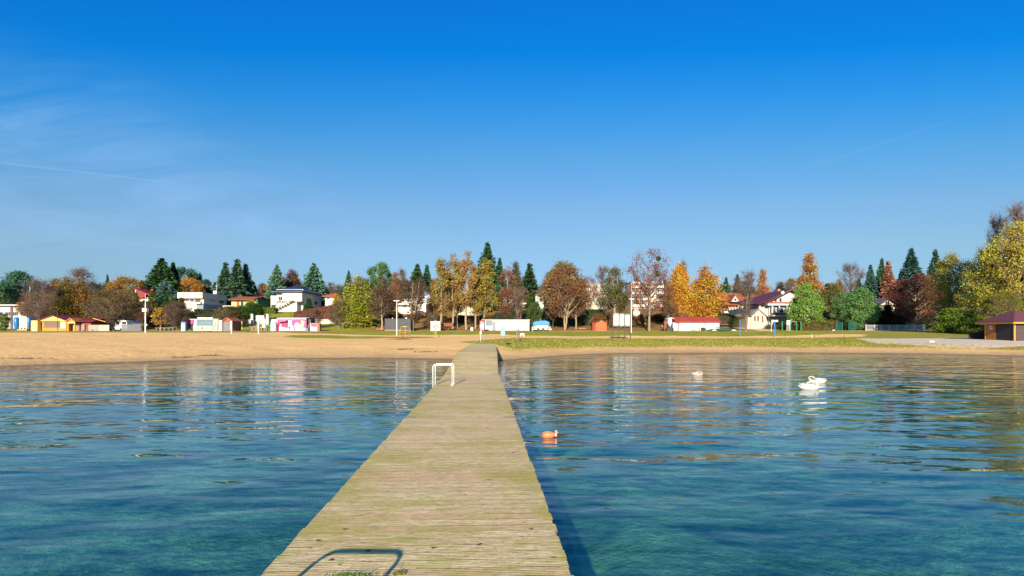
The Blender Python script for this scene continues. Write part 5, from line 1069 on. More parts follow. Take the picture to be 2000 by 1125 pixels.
h.box('roller_door', 436.8, 449.2, 628.4, 646.6, -.05, -.01, M((.18, .16, .18), .5, .05, stripe=('z', .1, .3))); h.box('banner', 449.6, 452.6, 627.4, 645, -.05, -.01, M((.62, .52, .66), .6, .2, 4, streak=.4))
h.box('notice', 457, 459, 627, 645, 3.0, 3.08, M((.45, .42, .08)))
for px, d, yt, lab, w in ((452.6, 86, 627, 'white net post standing in front of the red-brown shed', 1.0), (505.3, 87, 628, 'white post under the small billboard', 1.0), (938.8, 62, 633, 'white post with a small box beside the landward end of the jetty', .45), (1585, 80, 652.6, 'short white marker post on the right meadow', .5)):
    h = Spot('post', lab, 'post', px, d); h.box('shaft', px - w, px + w, yt, None, -.09, .09, wpaint, .01)
    if px == 938.8: h.box('box', 937.2, 940.6, 647, 653, -.16, .12, wpaint, .02); h.box('notice', 937.6, 939.6, 633.4, 641, -.12, -.095, M((.7, .7, .7)))
h = Spot('billboard', 'small pale billboard with faint pictures above the white post', 'billboard', 507.5, 112, ybase=None); h.box('panel', 499.8, 515.8, 616.3, 626.4, 0, .08, M((.74, .66, .62), .6, .3, 1.6)); h.box('frame', 499.2, 516.4, 626.4, 627.2, -.05, .1, M((.3, .25, .22)))
for a in (502, 512): h.box('leg', a, a + .8, 627.2, None, 0, .08, wpaint)
h = Spot('parasol', 'closed cream parasol beside the billboard', 'parasol', 516.5, 111)
MB().tube([(0, 0, .4), (0, 0, .6), (0, 0, 1.0), (0, 0, h.Z(626)), (0, 0, h.Z(621.5))], [.10, .34, .30, .14, .03], 12).build('canopy', M((.74, .68, .58), .8, .1, 3, streak=.3), h.T); MB().tube([(0, 0, -.05), (0, 0, .5)], .04).tube([(0, 0, -.05), (0, 0, .08)], .3, 12).build('pole', wpaint, h.T)
for px, f_, lab in ((491, 1, 'left folding wooden sun chair on the beach terrace'), (498, 1, 'right folding wooden sun chair on the beach terrace')):
    h = Spot('sun_chair', lab, 'chair', px, 110, 'wooden sun chairs')
    MB().tube([(-.35, 0, 0), (.35, 0, .42)], .035, 6).tube([(.4, 0, 0), (-.35, 0, .95)], .035, 6).tube([(-.35, .6, 0), (.35, .6, .42)], .035, 6).tube([(.4, .6, 0), (-.35, .6, .95)], .035, 6).build('frame', M((.60, .42, .24)), h.T)
    MB().add([(.3, 0, .42), (.3, .6, .42), (-.1, .6, .35), (-.1, 0, .35), (-.38, .6, .95), (-.38, 0, .95)], [(0, 1, 2, 3), (3, 2, 4, 5)]).build('seat', M((.62, .55, .42)), h.T)
h = Spot('picnic_table', 'pale table with dark benches under the closed parasol', 'table', 515, 110.5); h.box('top', 508, 520, 639, 640, 0, 1.2, M((.55, .48, .40))); h.box('bench', 511, 521, 643.5, 644.5, -.7, -.4, dark)
for a in (509, 518): h.box('leg', a, a + 1, 640, None, .3, .9, M((.5, .42, .35)))
# pink kiosk
h = Spot('ice_kiosk', 'bright pink ice cream kiosk painted with white swirls and cones, with a white menu board', 'kiosk', 573, 111)
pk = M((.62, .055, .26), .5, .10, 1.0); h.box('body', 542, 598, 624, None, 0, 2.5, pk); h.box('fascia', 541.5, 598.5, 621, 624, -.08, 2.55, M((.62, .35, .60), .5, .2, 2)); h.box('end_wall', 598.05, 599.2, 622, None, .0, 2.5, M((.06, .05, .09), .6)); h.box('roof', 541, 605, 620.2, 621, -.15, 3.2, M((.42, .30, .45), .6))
h.box('annex', 599.2, 604.6, 622, None, .7, 3, M((.10, .08, .10), .7)); h.box('gas_bottle', 599.6, 602.2, 634.5, 641, .3, .6, M((.5, .03, .04), .4), .05); h.box('blue_barrel', 598.4, 602, 641.2, None, -.1, .35, M((.08, .28, .55), .4), .05)
h.box('hatch', 549.8, 561, 630, 637, -.04, -.01, M((.48, .012, .12), .5)); h.box('hatch_gap', 549.6, 561.6, 628.6, 630.2, -.05, -.01, M((.06, .01, .02)))
MB().add([(h.X(545), -.9, h.Z(628)), (h.X(562), -.9, h.Z(627)), (h.X(561), 0, h.Z(624.2)), (h.X(549), 0, h.Z(625)), (h.X(545), -.9, h.Z(628.6)), (h.X(562), -.9, h.Z(627.6)), (h.X(561), 0, h.Z(624.8)), (h.X(549), 0, h.Z(625.6))], [(0, 1, 2, 3), (7, 6, 5, 4), (0, 4, 5, 1), (1, 5, 6, 2), (3, 7, 4, 0)]).build('awning', M((.72, .30, .45), .6, .3, 3), h.T)
h.box('menu_board', 563.5, 570, 625.6, 638.8, -.05, -.01, M((.78, .80, .76), .5, .08, 5)); h.box('post_strip', 542.4, 545, 626, 645, -.03, -.01, M((.48, .01, .18)))
cr_ = M((.80, .70, .62), .6, .12, 3)
def blob(pts, y, mat, nm): MB().prism([(h.X(a), h.Z(b)) for a, b in pts], y - .012, y).build(nm, mat, h.T)
blob([(545, 645.5), (546, 638), (548.5, 632), (550, 639), (553, 640), (556, 639), (559, 642), (562, 639.5), (564.5, 643), (567, 642), (569, 639), (572, 634), (573.5, 641), (575, 645.5)], -.014, cr_, 'white_swirl')
blob([(576, 645.5), (577, 641), (584, 642.5), (590, 638.5), (596.4, 641), (596.4, 645.5)], -.014, cr_, 'white_swirl')
MB().disc(h.X(580.5), -.016, h.Z(636.5), .53, .014, 18, 1, 1.25).build('ice_ball', M((.78, .66, .56), .6, .2, 6), h.T); blob([(584, 636), (588, 633), (594, 642), (590, 642.5)], -.03, M((.68, .40, .35), .6, .4, 6), 'fruit_picture')
blob([(588, 632), (587.5, 627), (591, 625.5), (595, 628), (594, 634), (591.5, 641)], -.032, M((.76, .55, .30), .6, .4, 5), 'cone_picture')
h = Spot('ice_cabinet', 'cream counter box with red and pink drips right of the pink kiosk', 'cabinet', 613, 111)
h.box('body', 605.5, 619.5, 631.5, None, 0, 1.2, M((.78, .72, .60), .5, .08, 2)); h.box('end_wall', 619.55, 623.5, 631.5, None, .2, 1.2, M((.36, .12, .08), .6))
blob([(606, 632), (619, 632), (619, 638), (616.5, 640), (615, 637), (613, 640.5), (611, 637), (609, 639), (607, 635)], -.002, M((.66, .06, .18), .5, .3, 7), 'painted_drips')

# black container
h = Spot('container', 'black ribbed container at the foot of the bare trees', 'container', 777, 117)
mb = MB().box(h.X(751.5), h.X(802), .06, 2.5, -.1, h.Z(623.2))
x = h.X(752)
while x < h.X(801.5): mb.box(x, x + .10, 0, .06, 0, h.Z(624)); x += .22
mb.build('body', M((.035, .04, .055), .55, .3, 1.5), h.T); h.box('top_rail', 751, 802.4, 622.4, 623.4, -.03, .1, M((.10, .10, .12))); h.box('skirting', 751, 803, 644, None, -.3, .0, M((.3, .2, .15)))
h.box('vent', 790.8, 793.8, 620, 622.6, .6, 1.1, wpaint); h.box('vent', 764.6, 766, 620.4, 622.6, .6, .9, wpaint)
# white hut by the swing
h = Spot('shed', 'small white square hut with a grey emblem behind the yellow swing frame', 'shed', 850, 116)
h.box('wall', 841, 860, 628.5, None, 0, 2.2, M((.66, .64, .58), .6, .05)); h.box('roof', 840.4, 860.6, 627.6, 628.5, -.1, 2.4, wpaint); MB().disc(h.X(849), .9, h.Z(627.6), .26, .1, 14).build('roof_dome', M((.2, .22, .2)), h.T)
h.box('poster', 844, 857, 633, 641, -.02, -.003, M((.45, .42, .42), .6, .6, 5))
h = Spot('picnic_shelter', 'low shelter with a red-brown pitched top and crossed legs between the larch trunks', 'shelter', 873, 119)
MB().prismx([(-.4, h.Z(636)), (.8, h.Z(630.5)), (2.2, h.Z(636)), (2.2, h.Z(637)), (-.4, h.Z(637))], h.X(861), h.X(885)).build('roof', M((.42, .12, .04), .7, stripe=('x', .4, .3)), h.T)
for a, b in ((866, 874), (881, 874)): MB().tube([(h.X(a), 0, h.Z(637)), (h.X(b), 0, -.1)], .07, 6).build('leg', brownw, h.T); MB().tube([(h.X(a), 1.8, h.Z(637)), (h.X(b), 1.8, -.1)], .07, 6).build('leg', brownw, h.T)
h = Spot('box', 'small white chest standing between the two right larch trunks', 'box', 921.5, 118); h.box('body', 919, 924, 639.5, None, 0, .5, wpaint, .03); h.box('lid', 918.8, 924.2, 639, 639.5, -.04, .55, M((.6, .3, .3)))
# white container row
h = Spot('container', 'long white beach container with a grey window shutter, grey door and thin canopy roof', 'container', 990, 116)
h.box('body', 947, 1032, 625, None, 0, 2.8, M((.66, .66, .63), .5, .04, .6)); h.box('roof', 941, 1035, 624, 624.9, -.35, 3, M((.55, .57, .60), .5)); h.box('base', 946.6, 1032.6, 645.2, None, -.05, .0, M((.20, .16, .14)))
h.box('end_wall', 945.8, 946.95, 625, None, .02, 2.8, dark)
h.box('shutter', 948.4, 961, 626.4, 636, -.05, -.005, M((.14, .18, .22), .5, .06, stripe=('z', .1, .3))); h.box('door', 961.4, 968.2, 628, 645, -.06, -.005, M((.17, .23, .27), .5)); MB().box(h.X(967), h.X(967.6), -.1, -.06, h.Z(637.5), h.Z(637)).build('handle', steel, h.T)
for a in (987.2, 1017.2): h.box('joint_strip', a, a + 1.2 if a < 1000 else a + .6, 625.1, 645, -.02, -.003, M((.30, .36, .44)))
h.box('corner_post', 1031.6, 1034, 625, None, -.3, -.08, M((.30, .45, .68), .5)); h.box('notice', 1025, 1030.6, 641, 644, -.03, -.003, M((.60, .50, .55), .6, .3, 8))
# trailer under a blue tarpaulin
h = Spot('boat_trailer', 'white boat on a trailer wrapped in a bright blue tarpaulin', 'boat', 1056, 116); xa, xb = h.X(1041), h.X(1073)
loft([(xa, .9, h.Z(636), .3, .25), (xa + .35, .9, h.Z(637), .8, .62), (0, .9, h.Z(637.5), 1.0, .72), (xb - .35, .9, h.Z(637), .8, .62), (xb, .9, h.Z(635.5), .3, .3)], 18, 5).build('hull', M((.66, .64, .58), .6, .1, 3), h.T, smooth=True)
mb = MB(); prof = [(xa - .05, 636.5), (xa, 629.5), (xa + .5, 627.4), (-.3, 626.6), (.9, 625.8), (xb - .4, 627.4), (xb + .02, 629), (xb + .06, 636.2), (xb - .5, 634.6), (.2, 635), (-.6, 635.8)]
mb.prism([(a, h.Z(b)) for a, b in prof], -.15, 1.95).build('tarpaulin', M((.02, .24, .62), .4, .3, 2.2, bump=.03), h.T, bevel=.12)
MB().tube([(0, .9, h.Z(627)), (.05, .9, h.Z(622.5))], .04).build('mast_stub', wpaint, h.T); MB().box(xa - .2, xb + .5, .1, .2, .35, .45).box(xa - .2, xb + .5, 1.6, 1.7, .35, .45).build('chassis', steel, h.T)
for a in (-.5, .5): MB().tube([(a, -.05, .3), (a, .15, .3)], .3, 16).build('wheel', dark, h.T)
h.box('stand', 1039, 1040.4, 638, None, 0, .1, M((.6, .6, .6))); h.box('stand', 1073.6, 1075, 638, None, 0, .1, M((.6, .6, .6)))
# small red shed
h = Spot('shed', 'small orange-red garden shed with a shallow dark gable roof and double doors', 'shed', 1172, 117)
rs_ = M((.55, .11, .03), .7, .1, 1, stripe=('z', .13, .2)); h.box('wall', 1163, 1185, 628.5, None, 0, 2.6, rs_); MB().prism([(h.X(1163), h.Z(628.5)), (h.X(1174.5), h.Z(625.4)), (h.X(1185), h.Z(628.5))], 0, 2.6).build('gable', rs_, h.T)
MB().prism([(h.X(1161.8), h.Z(629)), (h.X(1174.5), h.Z(624.2)), (h.X(1186.4), h.Z(629)), (h.X(1186), h.Z(630)), (h.X(1174.5), h.Z(625.4)), (h.X(1162), h.Z(630))], -.35, 2.9).build('roof', M((.13, .04, .035), .8), h.T)
h.box('side_panel', 1157.5, 1162.9, 629.5, None, .4, 2.4, M((.30, .05, .025), .8, stripe=('z', .13, .2))); h.box('door', 1166, 1173.8, 631, 645.5, -.04, -.005, M((.60, .13, .035), .7)); h.box('door', 1174.2, 1182, 631, 645.5, -.04, -.005, M((.60, .13, .035), .7)); h.box('vent', 1173, 1176, 626.6, 628, -.04, -.005, M((.7, .5, .4)))
h = Spot('post', 'slim black post left of the small orange-red shed', 'post', 1150.5, 116); h.box('shaft', 1150, 1151.2, 626, None, 0, .1, dark); MB().tube([(0, .05, h.Z(630)), (.8, .05, h.Z(621))], .025).build('branch', M((.3, .25, .2)), h.T)
# electrical cabinets
for a, b, y0, y1, c_, lab in ((1246.5, 1256.5, 617, 627.5, (.42, .50, .58), 'larger grey electricity cabinet on the slope left of the thick trunk'), (1258.5, 1261, 621.6, 626.4, (.72, .72, .72), 'small white meter box beside the grey electricity cabinet')):
    h = Spot('utility_cabinet', lab, 'cabinet', (a + b) / 2, 134); h.box('body', a, b, y0, None, 0, .6, M(c_, .5, .15, 1), .02); h.box('door', a + .4, b - .4, y0 + .8, y1 - .5, -.03, -.002, M(c_, .45, .15, 1))
h = Spot('utility_cabinet', 'grey fuse cabinet under the larger apartment block', 'cabinet', 1242, 160); h.box('body', 1238, 1247, 600, None, 0, .6, M((.35, .33, .35), .6, .1, 1)); h.box('plinth', 1236, 1249, 608, None, -.5, .9, M((.5, .46, .42)))
# waste bins
h = Spot('litter_bin', 'pair of small black round-windowed bins on a pole left of the red-roofed boathouse', 'bin', 1295, 116)
for a in (1293.2, 1298): h.box('bin', a - 2.1, a + 2.1, 634.4, 638.8, -.1, .25, dark, .03); MB().disc(h.X(a), -.102, h.Z(636.8), .1, .01, 12).build('opening', wpaint, h.T)
h.box('pole', 1292, 1293, 638.8, None, 0, .1, dark); h.box('crossbar', 1291.5, 1299.6, 638.8, 639.3, 0, .08, dark)
# boathouse
h = Spot('boathouse', 'white boathouse with three wall panels and a long bright red roof', 'boathouse', 1360, 114)
h.box('wall', 1325.5, 1405, 629, None, 0, 5, M((.66, .64, .57), .6, .04, .7)); MB().prismx([(-.5, h.Z(628.6)), (2.6, h.Z(618.4)), (5.6, h.Z(628.6)), (5.6, h.Z(629.4)), (-.5, h.Z(629.4))], h.X(1319), h.X(1407.5)).build('roof', M((.50, .055, .035), .55, .1, 1, stripe=('x', .35, .18)), h.T)
for a in (1325.5, 1350.6, 1376.6): h.box('post', a, a + 1.5, 629.4, 645, -.05, -.004, M((.16, .18, .19)))
h.box('side_panel', 1315, 1325.3, 629.8, 645.4, .3, .5, M((.62, .64, .62), .6, .1, 2)); h.box('porch_wall', 1307.4, 1314.8, 622, 633, .9, 3, M((.70, .72, .72), .6)); h.box('porch_post', 1310, 1313, 633, None, .9, 1.1, wpaint)
MB().prism([(h.X(1306.6), h.Z(622.6)), (h.X(1312), h.Z(619.6)), (h.X(1319), h.Z(622)), (h.X(1319), h.Z(622.8)), (h.X(1312), h.Z(620.6)), (h.X(1306.6), h.Z(623.4))], .7, 3.2).build('porch_roof', M((.72, .72, .70)), h.T)
h.box('dark_store', 1306, 1312.4, 637, None, .1, 1.2, M((.03, .045, .10), .6, .4, 3)); h.box('dark_store', 1302, 1313, 641.5, None, .0, .9, dark); h.box('rust_screen', 1301.6, 1306, 626, None, 1.6, 1.7, M((.28, .08, .03), .9))
h = Spot('garden_chair', 'white plastic chair under the porch of the red-roofed boathouse', 'chair', 1318.5, 112.6); h.box('seat', 1316.6, 1320, 640.8, 641.6, 0, .5, wpaint); h.box('back', 1316.6, 1320, 637, 640.8, .45, .5, wpaint)
for a in (1316.8, 1319.4): h.box('leg', a, a + .45, 641.6, None, 0, .05, wpaint); h.box('leg', a, a + .45, 641.6, None, .45, .5, wpaint)
h = Spot('post', 'short white post before the middle panel of the boathouse', 'post', 1367.5, 111.5); h.box('shaft', 1366.6, 1368.6, 638.8, None, 0, .2, wpaint); h.box('shadow_strip', 1364.6, 1366, 638.4, None, .05, .15, M((.15, .15, .16)))  # dark strip stands in for the shadow of the white post
tree('bush', 1373, 111.5, 639.5, 12, (.16, .18, .03), 'small yellow-green bush in front of the boathouse', cat='shrub')
h = Spot('fence', 'dark wooden railing right of the boathouse', 'fence', 1415, 114); mb = MB()
for a in range(1400, 1426, 3): mb.box(h.X(a), h.X(a) + .09, 0, .06, -.1, h.Z(638.2))
mb.box(h.X(1398), h.X(1425), -.05, 0, h.Z(640), h.Z(639)).box(h.X(1404), h.X(1424), .3, .36, h.Z(634), h.Z(632.6)).build('rails', M((.14, .09, .05)), h.T)
grn_t = M((.015, .11, .075), .5, .3, 1.5)
h = Spot('canoe', 'green tarpaulin-covered stack of boats on the grass right of the boathouse', 'boat', 1408, 110.5); loft([(h.X(1376), 0, .1, .05, .05), (h.X(1390), 0, .22, .5, .2), (h.X(1408), 0, .26, .6, .24), (h.X(1424), 0, .22, .5, .2), (h.X(1436), 0, .1, .05, .05)], 14, 5).build('hull', grn_t, h.T, smooth=True)
h = Spot('canoe', 'small upturned light green boat left of the short white post', 'boat', 1356, 110.5); loft([(h.X(1350), 0, .08, .04, .05), (h.X(1354), 0, .16, .3, .14), (h.X(1362), 0, .1, .04, .05)], 12, 5).build('hull', M((.25, .55, .30), .5), h.T, smooth=True)
for a, lab in ((1395, 'white upturned dinghy before the green boats'), (1433, 'white upturned dinghy at the right end of the green boats')):
    h = Spot('dinghy', lab, 'boat', a, 109.8); loft([(-.45, 0, .08, .04, .04), (-.1, 0, .2, .28, .16), (.3, 0, .14, .2, .12), (.5, 0, .08, .04, .04)], 12, 5).build('hull', wpaint, h.T, smooth=True)
# volleyball posts
for px, yt, lab in ((1445, 624.5, 'left blue volleyball post on the sand strip'), (1513, 625, 'right blue volleyball post with a white crossboard')):
    h = Spot('net_post', lab, 'post', px, 92 if px < 1500 else 89, 'blue volleyball posts'); zt = h.Z(yt); MB().tube([(0, 0, -.1), (0, 0, zt)], .085, 10).build('post', M((.03, .20, .50), .5, .2, 3), h.T)
    if px > 1500: MB().box(-.5, .5, -.06, .06, zt - .3, zt).build('crossboard', wpaint, h.T)
h = Spot('sign', 'slim white sign pole left of the right blue volleyball post', 'sign', 1507, 103); MB().tube([(-.1, 0, -.1), (.1, 0, h.Z(624))], .045).build('pole', wpaint, h.T); h.box('plate', 1506.6, 1509.4, 629, 632, -.08, -.05, wpaint)
# green play posts
gp = M((.015, .22, .09), .5); h = Spot('play_frame', 'green play frame of posts joined by a turquoise bar before the villa terrace', 'play frame', 1550, 121)
for a in (1528, 1543.5, 1556, 1564.5): h.box('post', a - .9, a + .9, 627.5, None, 0, .18, gp)
MB().box(h.X(1545), h.X(1556), .03, .13, h.Z(628.6), h.Z(627.4)).build('bar', M((.03, .35, .38), .5), h.T); h.box('blue_post', 1544.6, 1546, 625, None, .3, .45, M((.35, .55, .72), .5))
h = Spot('sign', 'white A-shaped board standing inside the green play frame', 'sign', 1539.5, 120.6); h.box('board', 1536.4, 1543, 625.5, 634, 0, .1, wpaint)
MB().tube([(h.X(1537.4), 0, h.Z(634)), (h.X(1536.8), 0, -.1)], .06).tube([(h.X(1542), 0, h.Z(634)), (h.X(1542.6), 0, -.1)], .06).tube([(h.X(1539.7), 0, h.Z(634)), (h.X(1539.7), 0, -.1)], .04).build('legs', wpaint, h.T)
for a, b, lab in ((1632.5, 1645.5, 'left turquoise mesh gate at the end of the clipped hedge'), (1658, 1671.5, 'right turquoise mesh gate under the green pines')):
    h = Spot('mesh_gate', lab, 'gate', (a + b) / 2, 121, 'turquoise mesh gates'); mb = MB(); x = h.X(a)
    while x < h.X(b): mb.box(x, x + .03, 0, .03, 0, h.Z(630)); x += .11
    for z in (.05, .4, .8, h.Z(630.4)): mb.box(h.X(a), h.X(b), -.02, 0, z, z + .04)
    mb.build('mesh', M((.01, .16, .13), .5), h.T)
    for q in (a, b): h.box('post', q - .4, q + .4, 629.4, None, -.03, .07, M((.01, .16, .13), .5))
h = Spot('fence', 'long white picket fence with small posts before the dark red tree', 'fence', 1748, 116); mb = MB()
for a in np.arange(1691, 1806, 1.25): mb.box(h.X(a), h.X(a) + .035, 0, .03, .12, h.Z(635.2))
mb.box(h.X(1691), h.X(1806), -.03, 0, h.Z(635.4), h.Z(634.8)).box(h.X(1691), h.X(1806), -.03, 0, .14, .22).build('pickets', M((.60, .60, .60), .6), h.T)
for a in (1691, 1708, 1721, 1737, 1753, 1769, 1785): h.box('post', a - .5, a + .5, 634, None, -.06, .06, wpaint)
h.box('end_pillar', 1801.5, 1806.5, 634, None, -.1, .3, M((.62, .55, .50)))
h = Spot('post', 'bright yellow post in front of the orange sapling', 'post', 1823, 104); MB().tube([(0, 0, -.1), (0, 0, h.Z(625.3))], .1, 12).build('shaft', M((.75, .52, .01), .5), h.T)
h = Spot('boulder', 'white rounded boulder on the right shore', 'rock', 1820, 62); loft([(-.30, 0, .02, .03, .03), (-.15, 0, .06, .16, .12), (.1, 0, .07, .2, .13), (.28, 0, .02, .03, .03)], 12, 4).build('stone', M((.78, .76, .70), .8), h.T, smooth=True)
h = Spot('boulder', 'white stone lying at the foot of the left mesh gate', 'rock', 1628, 116); loft([(-.35, 0, .02, .03, .03), (-.1, 0, .1, .2, .13), (.15, 0, .1, .2, .12), (.35, 0, .02, .03, .03)], 12, 4).build('stone', M((.7, .62, .55), .8), h.T, smooth=True)
for px, lab in ((1422.6, 'thin rusty stake on the meadow below the boathouse'), (1533.6, 'thin dark stake on the meadow below the villa'), (1591.4, 'thin rusty stake right of the short white marker'), (1649.6, 'thin dark stake on the meadow below the mesh gates')):
    h = Spot('stake', lab, 'stake', px, 78); h.box('shaft', px - .25, px + .25, 653.5, None, 0, .04, M((.18, .07, .04)))

# --- middle meadow furniture
h = Spot('notice_board', 'tall three-panel white notice board with green edges on four dark posts', 'notice board', 1215, 79)
for i, (a, z) in enumerate(((1197.6, 611.6), (1209.4, 612.6), (1220.4, 613.3), (1231.4, 614.2))): MB().tube([(h.X(a - 1.2 + i * .35), 0, -.2), (h.X(a), 0, h.Z(z))], .075, 8).build('post', M((.12, .07, .06), .8), h.T)
for i, (a, b) in enumerate(((1198.6, 1208.4), (1210.4, 1219.6), (1221.6, 1230.8))):
    zt = 611.4 + i; f = MB().box(h.X(a), h.X(b), .09, .13, h.Z(636.8 + i * .2), h.Z(zt)).build('panel', M((.66, .66, .66), .5, .05, .8), h.T)
    MB().box(h.X(a), h.X(b), .07, .088, h.Z(zt + 2.2), h.Z(zt)).build('top_strip', M((.10, .36, .30), .5), f); MB().box(h.X(a), h.X(b), .07, .088, h.Z(637 + i * .2), h.Z(634.6 + i * .2)).build('bottom_strip', M((.12, .38, .32), .5), f)
h = Spot('info_sign', 'blue-grey information panel on two thin dark legs beside the jetty end', 'sign', 982.5, 52)
h.box('panel', 978, 986.6, 638.2, 655.6, -.02, .02, M((.20, .33, .52), .5, .15, 6)); h.box('frame', 977.6, 987, 637.6, 638.2, -.03, .03, M((.2, .2, .2)))
for a in (978.2, 986.2): h.box('leg', a - .35, a + .35, 655.6 if a < 0 else 638, None, .022, .06, M((.10, .08, .07)))
h = Spot('log_stand', 'rough wooden hitching stand of two upright logs by the jetty end', 'stand', 1011, 62)
MB().tube([(-.09, 0, -.1), (-.11, 0, h.Z(642.5))], .055, 8).build('log', M((.30, .22, .13), .9, .3, 5), h.T); MB().tube([(.10, .1, -.1), (.09, .1, h.Z(641.2))], .06, 8).build('log', M((.24, .17, .10), .9, .3, 5), h.T)
MB().tube([(-.25, .05, .05), (.45, .05, .10), (.3, .05, .35)], .09, 8).build('stump', M((.10, .07, .05), .9), h.T); MB().tube([(-1.0, .12, h.Z(648.3)), (1.25, .12, h.Z(648.6))], .03, 8).build('crossbar', M((.20, .14, .09), .9), h.T)
h = Spot('sign', 'small white plate standing behind the log stand', 'sign', 1019.5, 84); h.box('plate', 1015.8, 1024, 651, 654.4, 0, .04, wpaint); h.box('leg', 1016.4, 1016.9, 654.4, None, 0, .04, steel); h.box('leg', 1022.9, 1023.4, 654.4, None, 0, .04, steel)
h = Spot('tarp', 'small dark crumpled sheet lying on the grass by the info sign', 'sheet', 992, 55); rg = np.random.default_rng(3)
loft([(-.22, 0, 0, .04, .01), (-.1, 0, .03, .14, .05), (.05, 0, .05, .12, .06), (.22, 0, .02, .05, .02)], 10, 4).build('sheet', M((.05, .05, .04), .9), h.T, smooth=True)
# climbing frame
h = Spot('climbing_frame', 'round climbing frame of yellow, red and violet bars on the sand', 'play frame', 790, 80)
ym, rm, vm_ = M((.55, .42, .05), .5), M((.42, .08, .05), .5), M((.40, .12, .40), .5)
for a, y, m_ in ((781, 0, ym), (792.5, -.3, ym), (799, .5, ym), (784, .9, rm), (789, -.3, rm), (796, 1.2, vm_)):
    MB().tube([(h.X(a), y, -.1), (h.X(a), y, h.Z(646))], .03, 8).tube([(h.X(a), y, h.Z(646)), (h.X(a * .75 + 790 * .25), y * .6, h.Z(638))], .025, 8).build('upright', m_, h.T)
for z, m_ in ((.35, rm), (.7, ym), (1.05, rm)):
    pts = [(h.X(790) + .66 * math.cos(k * math.pi / 6), .4 + .75 * math.sin(k * math.pi / 6), z) for k in range(13)]; MB().tube(pts, .022, 6).build('ring_bar', m_, h.T)
pts = [(h.X(790) + .45 * math.cos(k * math.pi / 6), .4 + .5 * math.sin(k * math.pi / 6), h.Z(638)) for k in range(13)]; MB().tube(pts, .05, 6).build('top_ring', M((.62, .60, .20), .5), h.T)
h = Spot('swing_frame', 'yellow A-shaped swing frame with a blue leg before the white hut', 'swing', 850, 80)
for y in (0,):
    MB().tube([(h.X(849), y, -.1), (h.X(850.6), y, h.Z(635))], .045, 8).tube([(h.X(853), y, -.1), (h.X(850.8), y, h.Z(635))], .045, 8).build('yellow_legs', ym, h.T)
MB().tube([(h.X(844.5), .8, -.1), (h.X(845.3), .8, h.Z(637))], .035, 8).build('blue_leg', M((.15, .30, .50)), h.T); MB().tube([(h.X(857), .9, -.1), (h.X(855.5), .9, h.Z(637))], .035, 8).build('brown_leg', brownw, h.T)
MB().tube([(h.X(844.8), .7, h.Z(637.2)), (h.X(850.7), 0, h.Z(635)), (h.X(856), .8, h.Z(637.2))], .035, 8).build('top_bar', ym, h.T); MB().tube([(h.X(848), .3, h.Z(636)), (h.X(848), .3, .5)], .01).tube([(h.X(849.6), .3, h.Z(636)), (h.X(849.6), .3, .5)], .01).box(h.X(847.7), h.X(849.9), .2, .4, .46, .5).build('swing_seat', dark, h.T)
h = Spot('bark_heap', 'flat heap of dark brown bark mulch lying on the sand by the climbing frame', 'heap', 782, 71)
loft([(-1.9, 0, 0, .15, .02), (-1.0, 0, 0, .3, .05), (0, 0, 0, .8, .11), (.9, 0, 0, .6, .10), (1.5, 0, 0, .12, .02)], 14, 6).build('heap', M((.13, .065, .03), .95, .4, 8, bump=.05), h.T, smooth=True)
h = Spot('bench', 'long red-brown bench on the slope under the yellow-green weeping tree', 'bench', 697, 124); h.box('seat', 688.5, 705, 632, 633.4, 0, .5, M((.42, .16, .07))); h.box('leg', 690, 691, 633.4, None, .1, .4, brownw); h.box('leg', 702, 703, 633.4, None, .1, .4, brownw)
h = Spot('bench', 'low pink-brown bench left of the black container', 'bench', 742, 116); h.box('seat', 734, 749, 642, 643.4, 0, .6, M((.40, .20, .15))); h.box('leg', 736, 737, 643.4, None, .1, .4, brownw); h.box('leg', 746, 747, 643.4, None, .1, .4, brownw)
h = Spot('bench', 'low brown bench left of the slim black post near the orange-red shed', 'bench', 1136, 116); h.box('seat', 1130, 1144, 640.5, 642.5, 0, .6, M((.38, .14, .07))); h.box('leg', 1131, 1132, 642.5, None, .1, .4, brownw); h.box('leg', 1142, 1143, 642.5, None, .1, .4, brownw)
h = Spot('picnic_table', 'weathered grey picnic table left of the advertising column', 'table', 322, 117); h.box('top', 303, 340, 640, 641, 0, .9, M((.30, .25, .20)))
for a in range(305, 340, 8): h.box('leg', a, a + 1, 641, None, .1, .7, M((.25, .2, .16)))
# stranded driftwood and weed on the sand
rg = np.random.default_rng(12)
for px, py, w, lab in ((402, 694, 1.2, 'dark twig tangle on the wet sand left of the jetty'), (355, 698, 1.0, 'flat dark weed patch near the waterline far left'), (830, 688, .8, 'small brown twig bundle on the sand close to the jetty'), (788, 683, .9, 'curved dark branch lying on the sand beneath the bark heap'), (30, 702, 2.0, 'long dark weed line on the sand at the left edge')):
    d = 40.; 
    for _ in range(60):
        x = gx(px, d); r_ = HY + F * (CZ - gz(x, d)) / d
        d += .25 if r_ > py else -.1
    mb = MB()
    for k in range(26):
        a = rg.uniform(-.5, .5); x, y = rg.normal() * w * .5, rg.normal() * .3; L = rg.uniform(.1, .4); mb.tube([(x, y, .01), (x + L * math.cos(a), y + L * math.sin(a), rg.uniform(.01, .09))], .012, 4)
    o = mb.build('driftwood', M((.10, .07, .04), .9)); o.location = at(px, d); tag(o, lab, 'driftwood')

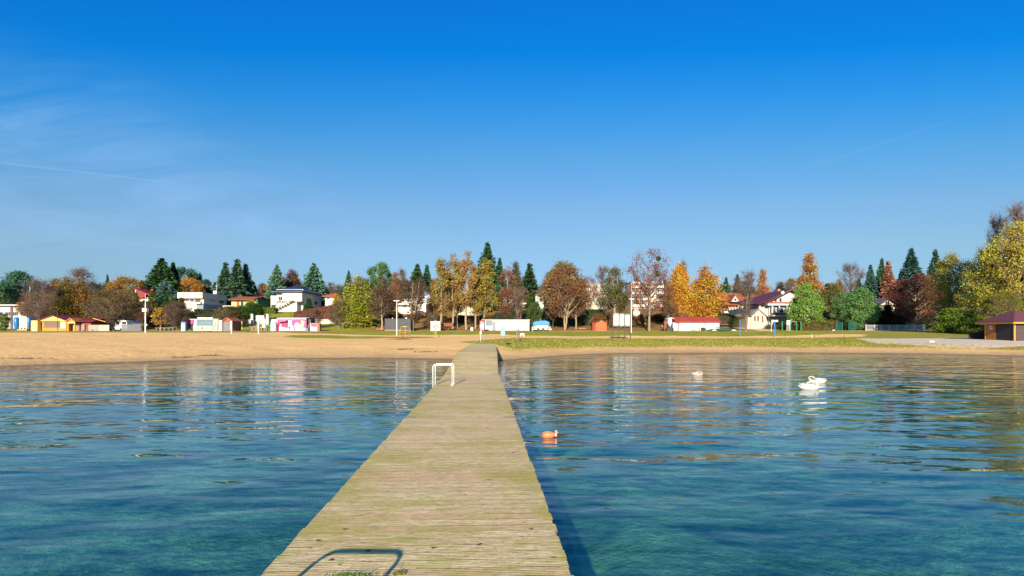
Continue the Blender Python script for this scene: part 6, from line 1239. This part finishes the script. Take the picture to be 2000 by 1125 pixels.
# --- beach hut on the right: its side wall faces left, its front faces the lake
HX, HYD = gx(1981, 62), 62.0; hzb = hz(670, 62)
T = thing('beach_hut', 'brown beach hut with maroon pyramid roof, round white emblem and dark roller shutters', 'hut', (HX, HYD, hzb))
ob = M((.46, .17, .03), .6, .15, 2, stripe=('z', .15, .35)); fr_ = M((.66, .33, .06), .5, .1, 3); sh = M((.025, .02, .03), .5, .1, 3, stripe=('z', .09, .35)); sh2 = M((.085, .055, .055), .5, .1, 3, stripe=('z', .09, .35))
we = hz(632, 62) - hzb; Wd, Dp = 3.6, 3.85
MB().box(.10, Wd, .10, Dp, -.4, we).build('wall', M((.20, .09, .04)), T)
MB().box(0, .095, 2.42, Dp, 0, we).build('board_wall', ob, T); MB().box(-.02, .10, Dp - .12, Dp + .02, 0, we).build('corner_post', fr_, T)
MB().box(.03, .095, .1, 2.40, 0, we - .02).build('roller_shutter', sh, T); MB().box(-.03, .11, -.03, .09, 0, we).build('corner_post', fr_, T)
MB().box(.12, Wd - .12, .03, .095, 0, we - .1).build('roller_shutter', sh2, T); MB().box(Wd - .12, Wd + .03, -.03, .09, 0, we).build('corner_post', fr_, T)
MB().box(0, .095, 2.40, 2.46, 0, we).build('door_jamb', M((.3, .12, .03)), T); MB().box(.0, Wd, -.02, Dp, -.4, -.002).build('plinth', M((.4, .38, .35)), T)
o_ = .62; e0, e1 = we - .01, we + .19
MB().box(-o_, Wd + o_, -o_, -o_ + .05, e0, e1).box(-o_, -o_ + .05, -o_ + .05, Dp + o_ - .05, e0, e1).box(Wd + o_ - .05, Wd + o_, -o_ + .05, Dp + o_ - .05, e0, e1).box(-o_, Wd + o_, Dp + o_ - .05, Dp + o_, e0, e1).build('eaves_board', fr_, T)
MB().box(-o_ + .05, Wd + o_ - .05, -o_ + .05, Dp + o_ - .05, we + .002, we + .05).build('soffit', M((.30, .13, .04)), T)
MB().hip(-o_ - .06, Wd + o_ + .06, -o_ - .06, Dp + o_ + .06, e1 + .03, hz(606, HYD + 2) - hzb, (Wd + 2 * o_ + .12) / 2 - .01, Dp / 2, .06).build('roof', M((.15, .045, .055), .75, .12, 4, stripe=('z', .09, .18)), T)
def side_disc(x, r, th): return MB().prismx([(3.02 + r * math.cos(k * math.pi / 12), we * .80 + r * math.sin(k * math.pi / 12)) for k in range(24)], x - th, x)
e_ = side_disc(-.002, .23, .03).build('emblem', wpaint, T); side_disc(-.033, .15, .008).build('emblem_ring', M((.45, .52, .66)), e_); side_disc(-.042, .075, .008).build('emblem_mark', M((.02, .07, .45)), e_)
h = Spot('fence', 'dark board fence joining the left side of the brown beach hut', 'fence', 1908, 68); h.box('boards', 1892, 1926, 650, None, 0, .06, M((.035, .025, .03), .8, .3, 3, stripe=('x', .14, .4)))
